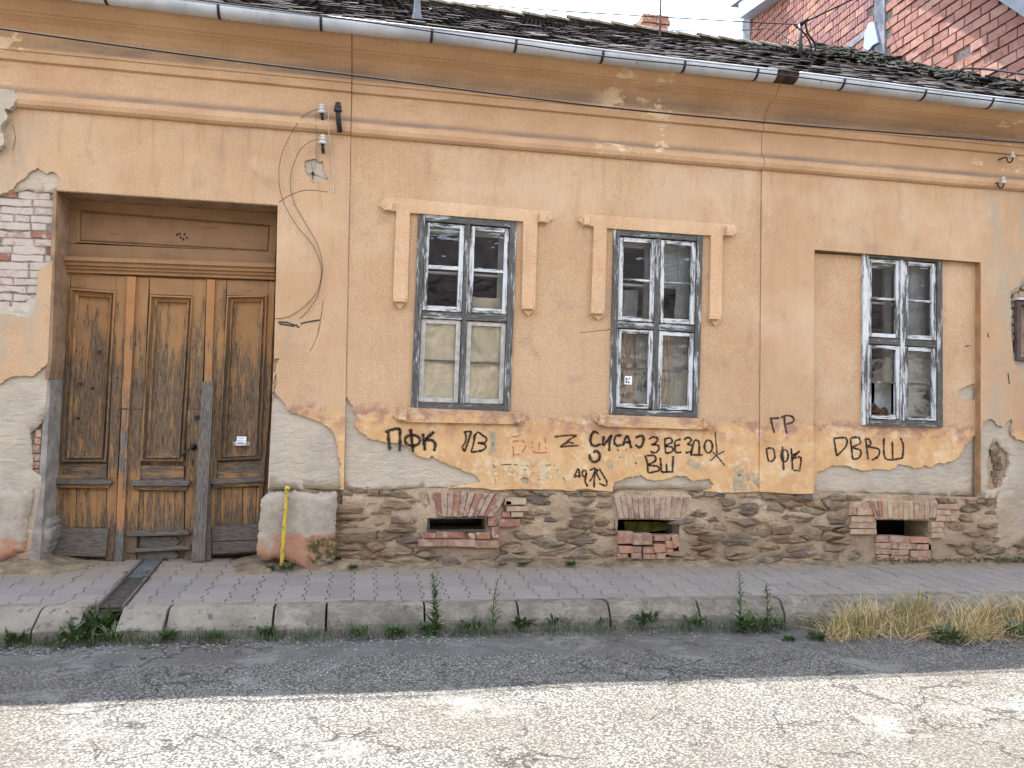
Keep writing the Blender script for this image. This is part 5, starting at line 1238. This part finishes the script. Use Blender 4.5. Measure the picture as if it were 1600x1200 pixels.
# ================================================================== insulators, wires, gas pipe
def insulator(p, style, label, group='insulators on the house front', hook=False):
    p = Vector(p); o = empty('insulator', p, label=label, cat='insulator', group=group)
    def add(nm, g, mat): V, F = g; ob = mesh(nm, [(a-p.x, b-p.y, c-p.z) for a, b, c in V], F, mat, o, smooth=True)
    body = PORC if style != 'dark' else PORCB; r = .036
    prof = [(-.036, .020), (-.034, r), (-.014, r*1.02), (-.010, r*.62), (-.002, r*.62), (.002, r*.9), (.014, r*.9), (.020, r*.5), (.027, r*.5), (.031, r*.72), (.044, r*.62), (.050, .006)]
    if hook:
        add('bell', lathe_geo([(-.03, .026), (-.02, .028), (.005, .018), (.010, .012), (.018, .012), (.022, .019), (.036, .016), (.041, .004)], p), body)
        add('hook', tube_geo(smooth_path([p+Vector((0, 0, -.03)), p+Vector((0, 0, -.055)), p+Vector((-.022, .01, -.08)), p+Vector((-.045, .02, -.058)), p+Vector((-.05, .03, -.02)), p+Vector((-.085, .09, -.03))], 5), .008, 6), BLACK)
    else:
        add('bell', lathe_geo(prof, p), body)
        if style == 'dark': add('bracket', tube_geo([p+Vector((0, 0, -.03)), p+Vector((.005, .02, -.09)), p+Vector((.02, .06, -.20))], .022, 8), BLACK)
        else: add('pin', tube_geo([p+Vector((0, 0, -.03)), p+Vector((.004, .0, -.075)), p+Vector((.004, .07, -.085))], .014, 8), BLACK)
    return o
i1 = W(503, 171, -.075); i2 = W(504, 219, -.075); i3 = W(528, 168, -.12); i4 = W(1582, 242, -.1); i5 = W(1568, 282, -.1); i6 = W(1600, 268, -.1)
insulator(i1, 'w', 'white ribbed porcelain insulator high on the frieze left of the cornice crack'); insulator(i2, 'w', 'white ribbed porcelain insulator just under the moulding, above the bare hook patch')
insulator(i3, 'dark', 'black insulator on a slanted bracket beside the white ones')
insulator(i4, 'w', 'upper white bell insulator on a curled hook at the right end of the cornice', hook=True); insulator(i5, 'w', 'lower white bell insulator on a curled hook, over the moulding at the far right', hook=True)
WIRE = m_plain('thin_brown_wire', (92, 74, 60), .7, .3, .2, 10, 0); WIREW = m_plain('thin_white_wire', (226, 212, 196), .7, .3, .1, 10, 0); WIREG = m_plain('thin_grey_wire', (130, 122, 118), .7, .3, .1, 10, 0)
def wire(pts, y, rad, mat, label, name='wire', group=None, cat='wire', n=8, sides=5):
    P_ = [W(q[0], q[1], q[2] if len(q) > 2 else y) for q in pts]
    return tube(name, smooth_path(P_, n), rad, mat, label=label, cat=cat, group=group, sides=sides)
wire([(499, 170, -.08), (485, 175, -.07), (470, 186, -.06), (450, 218, -.07), (438, 250, -.05), (436, 285, -.03), (444, 318, -.02), (464, 353, -.015), (488, 382, -.015), (500, 410, -.015), (502, 432, -.015), (494, 458, -.015), (474, 480, -.012), (450, 495, -.012), (429, 498, -.004)], 0, .0026, WIRE, 'long thin brown wire looping from the upper white insulator to the gate')
wire([(498, 217, -.08), (482, 223, -.07), (468, 236, -.05), (457, 262, -.03), (454, 290, -.02), (460, 318, -.015), (478, 350, -.015), (496, 382, -.015), (503, 410, -.015), (503, 430, -.015), (496, 462, -.012), (482, 484, -.012), (468, 498, -.006)], 0, .0026, WIRE, 'thin brown wire looping down from the lower white insulator')
wire([(517, 160, -.12), (514, 178, -.07), (513, 196, -.06), (516, 225, -.03), (520, 262, -.02), (521, 303, -.006)], 0, .004, WIREW, 'thin white cable hanging beside the two white insulators')
wire([(492, 172, -.06), (494, 196, -.06), (495, 240, -.04), (490, 270, -.02)], 0, .0022, WIREG, 'thin grey wire hanging to the hook in the bare patch')
hk = W(489, 271, .0); V, F = join_geo([lathe_geo([(-.02, .013), (.012, .013), (.02, .006)], hk, Vector((0, -1, 0)), 10), tube_geo([hk+Vector((0, -.015, 0)), hk+Vector((0, -.02, -.06))], .004, 6)])
mesh('wall_hook', V, F, BLACK, label='small iron hook in the round bare patch of plaster', cat='hook')
wire([(-60, 36), (0, 45), (280, 84), (552, 118), (800, 150), (1000, 173), (1300, 200), (1600, 223), (1680, 230)], -.85, .0075, CABLE, 'thick black cable strung across the whole house front', 'cable', cat='cable', n=10)
wire([(250, -9), (310, 0), (500, 24), (674, 49), (805, 68), (942, 88), (1100, 104), (1250, 121), (1319, 130), (1446, 145), (1600, 163), (1690, 174)], -.66, .006, CABLE, 'thin black cable running in front of the gutter', 'cable', cat='cable', n=10)
mt = W(1250, 38, 2.3); mb_z = zroof(mt.x, 2.3)
mast = empty('roof_mast', (mt.x, 2.3, mb_z), label='short dark mast on the roof with looped cables', cat='mast')
def local(g, o): return [tuple(Vector(v)-o.location) for v in g[0]], g[1]
g = local(tube_geo([(mt.x+.02, 2.3, mb_z-.05), (mt.x, 2.3, mt.z)], .024, 8), mast); mesh('pole', g[0], g[1], BLACK, mast, smooth=True)
for pts, r_ in (([(1253, 40), (1258, 36), (1262, 52), (1272, 66), (1274, 76), (1268, 86), (1263, 93)], .013), ([(1240, 38), (1250, 46), (1260, 56), (1266, 68), (1267, 84), (1262, 93)], .011), ([(1250, 37), (1256, 34), (1262, 30)], .02)):
    g = local(tube_geo(smooth_path([W(x, y, 2.28) for x, y in pts], 5), r_, 6), mast); mesh('cable_loop', g[0], g[1], CABLE, mast, smooth=True)
def wire3(pts, rad, mat, label, **k): return tube('wire', smooth_path(pts, 10), rad, mat, label=label, cat='wire', sides=5, **k)
wire3([W(560, -12, 5.2), W(680, 1, 4.8), W(860, 16, 4.0), W(1160, 34, 2.9), mt], .009, CABLE, 'upper overhead wire running from the sky to the roof mast')
wire3([W(800, 38, 7.5), W(940, 47, 6.6), W(1160, 47, 5.0), W(1203, 45, 4.6), W(1250, 70, 3.8), W(1310, 78, 3.3)], .008, CABLE, 'lower overhead wire passing behind the chimney')
wire3([mt, W(1290, 19, 2.6), W(1330, 0, 2.8), W(1380, -24, 3.0)], .013, CABLE, 'cable rising from the roof mast to the upper right')
wire3([W(1464, 127, .9), W(1480, 123, .8), W(1491, 122, .7), W(1493, 118, .7), W(1502, 110, .6), W(1512, 107, .5), W(1550, 109, .2), W(1600, 116, -.3), W(1680, 128, -.8)], .013, CABLE, 'bent cable rising out of the roof tiles by the brick wall')
rd = W(1031, 62, 3.2); tube('lightning_rod', [(rd.x, 3.2, zroof(rd.x, 3.2)-.03), (W(1033, 0, 3.2).x, 3.2, W(1033, -40, 3.2).z)], .016, m_plain('reddish_pole', (130, 96, 92), .7, .3, .2, 10, 0), label='thin reddish rod standing on the roof before the chimney', cat='rod')
# yellow gas pipe in front of the guard stone
yp = [W(449, 763, -.10), W(448, 769, -.11), W(446, 800, -.125), W(442, 850, -.14), W(440, 889, -.15)]
pipe = empty('gas_pipe', yp[-1], label='yellow painted gas pipe rising beside the guard stone', cat='pipe')
g = local(tube_geo(smooth_path(yp, 5), .017, 10), pipe); mesh('tube', g[0], g[1], YEL, pipe, smooth=True)
g = local(lathe_geo([(-.012, .024), (.012, .024), (.02, .014)], yp[0], (yp[0]-yp[1])), pipe); mesh('cap', g[0], g[1], YEL, pipe); g = local(tube_geo([yp[0]+Vector((0, .12, .0)), yp[0]], .01, 6), pipe); mesh('bracket', g[0], g[1], RUSTY, pipe)

# ================================================================== brick neighbour with its bare gable
XN = 7.3
nb = empty('brick_house', (XN, 0, 0), label='tall unplastered red brick house behind the old roof', cat='house')
nb.location = (0, 0, 0)
apexY, apexZ = 3.7, 8.7
fy0 = GX(1600, 25, XN); fy1 = GX(1540, 0, XN); sl_ = (fy1.z-fy0.z)/(fy1.y-fy0.y)
bk = GX(1163, 30, XN); YB = GX(1161, 60, XN).y
def top_z(y): return min(fy0.z+sl_*(y-fy0.y), bk.z+.10*(bk.y-y)*-1*-.3+.0)
ysamp = [-.35+i*(YB+.35)/30 for i in range(31)]
gw_v = [(XN+.03, y, -.3) for y in ysamp]+[(XN+.03, y, top_z(y)) for y in ysamp]; n = len(ysamp)
gw = mesh('gable_wall', gw_v, [[i+1, i, n+i, n+i+1] for i in range(n-1)], m_plain('cement_mortar', (168, 150, 142), .95, .1, .3, 12, .6), nb)
V, F = join_geo([box_geo(XN+.04, XN+6, -.30, -.05, -.3, 5.4), box_geo(XN+.04, XN+6, YB-.2, YB, -.3, 8.2)]); mesh('outer_wall', V, F, BR_HOL, nb)
colY0 = GX(1383, 60, XN).y; colY1 = GX(1367, 60, XN).y
CONC = m_plain('grey_concrete', (160, 160, 166), .95, .15, .25, 8, .5)
def yz_prism(name, pts, x0, x1, mat, parent):
    V = [(x0, y, z) for y, z in pts]+[(x1, y, z) for y, z in pts]; m_ = len(pts)
    F = [list(range(m_)), list(range(m_, 2*m_))[::-1]]+[[i, (i+1) % m_, m_+(i+1) % m_, m_+i] for i in range(m_)]; return mesh(name, V, F, mat, parent)
yz_prism('concrete_column', [(colY0, 3), (colY1, 3), (colY1, top_z(colY1)), (colY0, top_z(colY0))], XN-.012, XN+.1, CONC, nb)
yz_prism('concrete_column', [(YB-.30, 4), (YB+.02, 4), (YB+.02, bk.z), (YB-.30, bk.z)], XN-.012, XN+.3, CONC, nb)
# visible bricks of the gable
rn = random.Random(77); bl = []
HB, LB = .118, .262
row = 0; z = 4.2
while z < 9:
    y = -.3+(LB/2 if row % 2 else 0)+rn.uniform(-.02, .02)
    while y < YB-.3:
        L = LB if y > -.3 else LB; left = y > colY1-.02
        if left: L = LB*.8
        a, b = y+.005, y+L-.007
        mid = (a+b)/2; v = Vector((XN, mid, z+HB/2))-CAM; dep = v.dot(_d); sx = 800+v.dot(_r)/dep*1200; sy = 600-v.dot(_u)/dep*1200
        ok = not (a < colY1 and b > colY0) and z < top_z(mid)+.05
        if ok and a < YB-.31: bl.append((0 if (1150 < sx < 1625 and -14 < sy < 190) else 1, dep, a, min(b, YB-.305), z+rn.uniform(-.004, .004), left))
        y += L+.006
    z += HB+(.012 if True else 0); row += 1
bl.sort(); st_ = []
for k, (vis, dep, a, b, z, left) in enumerate(bl):
    if rn.random() < .006: continue
    x0 = XN-.004+rn.uniform(-.008, .010); g = box_geo(x0, XN+.06, a, b, z+.005, z+HB-.006)
    g = ([(x+rn.uniform(-.003, .003), y+rn.uniform(-.003, .003), zz) for x, y, zz in g[0]], g[1])
    if left:                                             # ribbed clay blocks: upright grooves
        pr = []; nr = 5
        for q in range(nr): pr.append(box_geo(x0-.006*(q % 2), XN+.06, lerp(a, b, q/nr)+.002, lerp(a, b, (q+1)/nr)-.001, z+.005, z+HB-.006))
        g = join_geo(pr)
    if vis == 0 and k < 290: mesh('brick', g[0], g[1], BR_PUR if left else BR_HOL, gw)
    else: st_.append(g)
V, F = join_geo(st_); mesh('brick_field', V, F, BR_HOL, gw, kind='stuff')
# metal verge of its roof and tin flashing
METAL = m_plain('verge_sheet_metal', (176, 190, 214), .45, .5, .1, 4, 0); METD = m_plain('grey_sheet_roof', (96, 104, 118), .6, .4, .15, 6, 0)
q = [GX(1154, 29, XN-.25), GX(1197, -1, XN-.25)]; e = q[1]+(q[1]-q[0])*2.2
def verge(p0, p1, h, nm, mat):
    V = []
    for p in (p0, p1):
        for dx, dz in ((0, 0), (0, h), (.5, h), (.5, 0)): V.append((p.x+dx, p.y, p.z+dz))
    return mesh(nm, V, [[0, 1, 5, 4], [1, 2, 6, 5], [2, 3, 7, 6], [3, 0, 4, 7], [3, 2, 1, 0], [4, 5, 6, 7]], mat, nb)
verge(q[0], e, .30, 'verge', METAL)
f0, f1 = GX(1620, 40, XN-.25), GX(1560, 0, XN-.25); verge(f0+(f0-f1)*.6, f1+(f1-f0)*2.0, .34, 'verge', METD)
fl = [GX(1350, 74, XN-.04), GX(1352, 50, XN-.04), GX(1358, 36, XN-.04), GX(1366, 34, XN-.04), GX(1371, 66, XN-.06), GX(1363, 70, XN-.06), GX(1354, 82, XN-.05)]
yz_prism('tin_flashing', [(p.y, p.z) for p in fl], XN-.05, XN-.02, METAL, nb)
sb = [GX(1322, 72, XN), GX(1354, 47, XN), GX(1354, 56, XN), GX(1332, 74, XN)]
yz_prism('sloping_beam', [(p.y, p.z) for p in sb], XN-.02, XN+.05, CONC, nb)
rfv = [(XN-.2, fy0.y-.6, top_z(fy0.y-.6)+.2), (XN+6, fy0.y-.6, top_z(fy0.y-.6)+.2), (XN+6, 3.4, 8.9), (XN-.2, 3.4, 8.9), (XN-.2, YB+.2, bk.z+.35), (XN+6, YB+.2, bk.z+.35)]
mesh('roof', rfv, [[0, 1, 2, 3], [3, 2, 5, 4]], METD, nb)

# ================================================================== house across the street (seen only mirrored in the panes)
op = empty('opposite_house', (1.5, -12.2, 0), label='pale low house across the street, mirrored in the window panes', cat='house'); op.location = (0, 0, 0)
OW = m_plain('cream_wall', (214, 200, 178), .95, .15, .12, 3, .3); V, F = box_geo(-14, 30, -12.6, -12.2, -1.2, 4.1); mesh('wall', V, F, OW, op)
V = [(-14.3, -11.7, 4.0), (30.3, -11.7, 4.0), (30.3, -16, 7.4), (-14.3, -16, 7.4), (-14.3, -11.7, 3.85), (30.3, -11.7, 3.85)]; mesh('roof', V, [[0, 1, 2, 3], [4, 5, 1, 0]], TILE, op)
tl2 = []
for j in range(30):
    for i in range(174):
        y = -11.72-j*.145; x = -14.2+i*.255+(.12 if j % 2 else 0); z = 4.03+(-11.7-y)*.79
        tl2.append(([(x-.12, y, z+.03), (x+.12, y, z+.03), (x+.12, y-.2, z+.17), (x-.12, y-.2, z+.17), (x-.12, y, z), (x+.12, y, z)], [[0, 1, 2, 3], [4, 5, 1, 0]]))
V, F = join_geo(tl2); mesh('roof_tiles', V, F, TILE, op, kind='stuff')
for xo in (-6.5, -3.5, -.2, 3.0, 6.2, 9.4, 13, 16.5, 20):
    fr_ = prism('window', [(xo, 1.2), (xo+1.0, 1.2), (xo+1.0, 2.9), (xo, 2.9)], -12.18, -12.3, INNER, op); prism('window_pane', [(xo+.1, 1.3), (xo+.9, 1.3), (xo+.9, 2.8), (xo+.1, 2.8)], -12.17, -12.175, BLACK, fr_)
grid_sheet('far_pavement', -9, 13, 4, -12.2, -10.4, 1, lambda x, y: zg(x)-.05, KERB, kind='structure', smooth=False)

# ================================================================== plants, grass, loose stones
def leaf_geo(base, dirv, L, wd, droop, up=Vector((0, 0, 1))):
    d = Vector(dirv).normalized(); s = d.cross(up); s = s.normalized() if s.length > 1e-4 else Vector((1, 0, 0)); b = Vector(base)
    m1 = b+d*L*.45+Vector((0, 0, L*.06)); tip = b+d*L-Vector((0, 0, droop*L))
    V = [tuple(b), tuple(m1+s*wd/2), tuple(m1-Vector((0, 0, wd*.15))), tuple(m1-s*wd/2), tuple(tip)]
    return V, [[0, 1, 2], [0, 2, 3], [1, 4, 2], [2, 4, 3]]
def tall_weed(x, y, z, h, seed, label, dens=1.0, wide=1.0):
    r_ = random.Random(seed); o = empty('tall_weed', (x, y, z), label=label, cat='weed', group='tall weeds along the kerb')
    top = Vector((r_.uniform(-.03, .03), r_.uniform(-.02, .02), h)); V, F = tube_geo(smooth_path([(0, 0, -.04), (r_.uniform(-.01, .01), 0, h*.5), tuple(top)], 4), [.006-.0005*i for i in range(9)], 5); mesh('stem', V, F, LEAF, o)
    parts = []; n = int(70*dens*h/.45)
    for i in range(n):
        t = .04+.96*i/n; a = i*2.4+r_.uniform(-.3, .3); p = top*t; p = Vector((p.x*t, p.y*t, h*t)); L = lerp(.11, .045, t)*wide*r_.uniform(.7, 1.3)
        parts.append(leaf_geo(p, (math.cos(a), math.sin(a), r_.uniform(.3, 1.1)), L, L*.24, r_.uniform(-.1, .4)))
    V, F = join_geo(parts); mesh('leaf', V, F, LEAF, o); return o
def on_road(px_, py_): p = Gd(px_, py_, -.185); return p
for (qx, qy, topy, seed, lab, dn, wd) in ((680, 991, 899, 1, 'tallest leafy weed at the kerb left of the road patch', 1.5, 1.0), (772, 988, 904, 2, 'slender tall weed at the kerb between the two left windows', .8, .8), (1157, 986, 893, 3, 'tall pale airy weed standing over a broad leaved rosette', .8, .9), (1199, 988, 912, 4, 'shorter weed beside the airy one near the dry grass', .9, 1.0)):
    p = on_road(qx, qy); h = (qy-topy)/1200*(p-CAM).dot(_d); tall_weed(p.x, p.y, p.z, h, seed, lab, dn, wd)
def clump_mesh(seed, n, r0, hgt, lw):
    r_ = random.Random(seed); parts = []
    for i in range(n):
        a = r_.uniform(0, 6.28); rr = r0*math.sqrt(r_.random()); L = r_.uniform(.5, 1.1)*hgt
        parts.append(leaf_geo((rr*math.cos(a)*.6, rr*math.sin(a)*.6, r_.random()*hgt*.35), (math.cos(a)*r_.uniform(.2, 1), math.sin(a)*r_.uniform(.2, 1), r_.uniform(.2, 1.3)), L, L*lw*r_.uniform(.6, 1.3), r_.uniform(0, .5)))
    V, F = join_geo(parts); me = bpy.data.meshes.new('weed_clump'); me.from_pydata(V, [], F); me.update(); me.materials.append(LEAF); return me
CM = [clump_mesh(1, 90, .10, .10, .32), clump_mesh(2, 70, .12, .13, .16), clump_mesh(3, 120, .16, .16, .22), clump_mesh(4, 40, .12, .12, .55)]
clumps = [(25, 1006, 0, 1.0, 'low weed clump at the far left end of the kerb'), (118, 1003, 2, .9, 'green weed clump left of the drain mouth'), (150, 990, 2, 1.25, 'largest bushy weed filling the mouth of the drain'), (180, 1002, 1, 1.0, 'spiky weed clump right of the drain mouth'), (262, 1000, 0, .8, 'small weed under the second kerb joint'), (335, 998, 1, .6, 'sparse weed under the long dropped kerb'), (416, 993, 0, .8, 'dark weed at the joint where the kerb rises'), (560, 995, 1, .8, 'left of two low weeds under the kerb below the arch'), (618, 993, 0, .8, 'right of two low weeds under the kerb below the arch'), (672, 990, 3, .9, 'broad leaves at the foot of the tallest weed'), (735, 985, 1, .9, 'low weed between the two left tall weeds'), (816, 980, 0, 1.0, 'dense weed at a kerb joint near the tarmac patch'), (868, 977, 1, 1.1, 'spiky grass like weed before the middle kerb'), (940, 976, 1, .8, 'low weed by the cracked tarmac'), (1006, 975, 2, .9, 'rounded weed below the middle vent'), (1085, 978, 1, .9, 'weed at the joint right of the middle vent'), (1172, 986, 3, 1.25, 'broad leaved rosette under the airy weed'), (1215, 984, 1, .9, 'weed between rosette and dry grass'), (1233, 1001, 0, .5, 'tiny weed out on the tarmac'), (1277, 1000, 0, .8, 'flat dark weed on the tarmac before the dry grass'), (1480, 1004, 2, .9, 'green clump in front of the dry grass'), (1590, 996, 2, .9, 'green clump at the right end of the dry grass'),]
for qx, qy, k, s, lab in clumps:
    p = on_road(qx, qy); o = bpy.data.objects.new('weed_clump', CM[k]); COL.objects.link(o); o.location = (p.x, p.y, p.z-.005); o.scale = (s, s*.8, s); o.rotation_euler = (0, 0, qx*.7); o['label'] = lab; o['category'] = 'weed'; o['group'] = 'weed clumps along the kerb'
for qx, qy, k, s, lab in ((422, 889, 0, .45, 'tiny weed left of the gas pipe'), (448, 890, 2, .5, 'low weed round the foot of the gas pipe'), (552, 889, 0, .5, 'small weed at the left foot of the stone plinth'), (785, 885, 1, .4, 'sprig at the plinth right of the left vent'), (816, 884, 0, .45, 'dim tuft before the stone plinth'), (892, 884, 0, .6, 'bright low weed at the wall left of the middle vent'), (968, 880, 1, .4, 'sprig under the bricks of the middle vent'), (1225, 900, 1, .1, 'weed seedling')):
    if s < .2: continue
    p = Gd(qx, qy, .01); o = bpy.data.objects.new('weed_clump', CM[k]); COL.objects.link(o); o.location = p; o.scale = (s, s, s*.8); o.rotation_euler = (0, 0, qx); o['label'] = lab; o['category'] = 'weed'; o['group'] = 'weeds at the foot of the wall'
def blades(name, spots_, mat, label=None, **k):
    V = []; F = []; r_ = random.Random(9)
    for x, y, z, h, lean in spots_:
        a = r_.uniform(0, 6.28); w_ = r_.uniform(.0012, .0026); dx, dy = math.cos(a)*lean*h, math.sin(a)*lean*h; b = len(V); sx, sy = -math.sin(a)*w_, math.cos(a)*w_
        V += [(x-sx, y-sy, z-.01), (x+sx, y+sy, z-.01), (x+dx*.35+sx, y+dy*.35+sy, z+h*.55), (x+dx*.35-sx, y+dy*.35-sy, z+h*.55), (x+dx, y+dy, z+h*r_.uniform(.75, 1))]
        F += [[b, b+1, b+2, b+3], [b+3, b+2, b+4]]
    return mesh(name, V, F, mat, kind='stuff', **k)
rg = random.Random(17); dry = []; mixg = []; grn = []
for i in range(7500):
    q = rg.uniform(1290, 1680); t = rg.random(); yb = lerp(968, 1000, t)+4*math.sin(q*.03); p = on_road(q, yb)
    dens = .42+.75*nz3(q*.022, t*2.5, 1); 
    if rg.random() > dens+.06 or (q < 1320 and rg.random() > (q-1290)/30): continue
    h = rg.uniform(.05, .30)**1.0*(.65+.6*dens)*(1.15-.45*t); (dry if rg.random() < (.4 if q < 1430 else .72)+.5*nz3(q*.03, 3, t) else mixg).append((p.x, p.y, p.z, h, rg.uniform(.15, 1.3)))
for i in range(5200):
    q = rg.uniform(-20, 1330); e = .55*(.5+nz3(q*.02, 0, 4)); 
    if rg.random() > e+.10: continue
    p = on_road(q, 1004-.021*q+rg.uniform(-4, 8)+6*0); grn.append((p.x, p.y, p.z, rg.uniform(.02, .10), rg.uniform(.2, 1.1)))
for i in range(500):
    q = rg.uniform(1285, 1660); p = on_road(q, rg.uniform(978, 1006)); dry.append((p.x, p.y, p.z+.012, rg.uniform(.05, .14), rg.uniform(2, 6)))
blades('dry_grass', dry, DRY); blades('half_dry_grass', mixg, DRYG); blades('kerb_grass', grn, LEAF)
iv = []
for i in range(1500):
    q = rg.uniform(1365, 1700); t = rg.random(); lim = 12 if q > 1470 else 8
    if q < 1480 and rg.random() < .35: continue
    p = Gd(q, 882-(q-1365)*.002-t*lim, .0); a = rg.uniform(0, 6.28); p.y = min(p.y, .03)
    iv.append(leaf_geo((p.x, p.y, zg(p.x)+rg.uniform(0, .05)), (math.cos(a), math.sin(a), rg.uniform(.2, 1.2)), rg.uniform(.02, .045), .022, .2))
for i in range(160):
    t = rg.random(); y = lerp(.1, -.6, t); x = chx(y, rg.choice((0, 1)))+rg.gauss(0, .02); a = rg.uniform(0, 6.28)
    if nz3(x*3, y*4, 2) > -.05: iv.append(leaf_geo((x, y, pz(x, y)+.005), (math.cos(a), math.sin(a), rg.uniform(.2, 1)), rg.uniform(.015, .035), .014, .2))
V, F = join_geo(iv); mesh('ground_ivy', V, F, LEAF2, kind='stuff')
# loose gravel along the kerb and bits of stone on the road
gr = []
def pebble(x, y, z, s, r_):
    V = [(x+s*a*r_.uniform(.7, 1.2), y+s*b*r_.uniform(.7, 1.2), z+s*c*r_.uniform(.5, .9)) for a, b, c in ((1, 0, 0), (-1, 0, 0), (0, 1, 0), (0, -1, 0), (0, 0, 1), (0, 0, -.6))]
    return V, [[0, 2, 4], [2, 1, 4], [1, 3, 4], [3, 0, 4]]
for i in range(3800):
    q = rg.uniform(-30, 1640); yb = rg.gauss(1008-.02*q, 9); near = rg.random() < .55
    if near:
        if q > 760 and rg.random() < .6: continue
        p = on_road(q, max(985-.02*q, yb)); s = rg.uniform(.004, .014)
    else: p = on_road(q, rg.uniform(1000, 1190)); s = rg.uniform(.003, .008)
    gr.append(pebble(p.x, p.y, zroad(p.x, p.y)+s*.3, s, rg))
V, F = join_geo(gr); mesh('gravel', V, F, m_plain('gravel_stone', (178, 172, 164), .9, .2, .45, 90, 0, k=.6), kind='stuff')
gd = []
for i in range(260):
    q = rg.uniform(0, 1600); p = Gd(q, rg.uniform(880, 900), .0); y = min(p.y, .0); s = rg.uniform(.003, .012); gd.append(pebble(p.x, y, dirtz(p.x, y)+s*.3, s, rg))
V, F = join_geo(gd); mesh('wall_gravel', V, F, m_plain('pale_chip', (196, 182, 162), .9, .2, .3, 90, 0), kind='stuff')
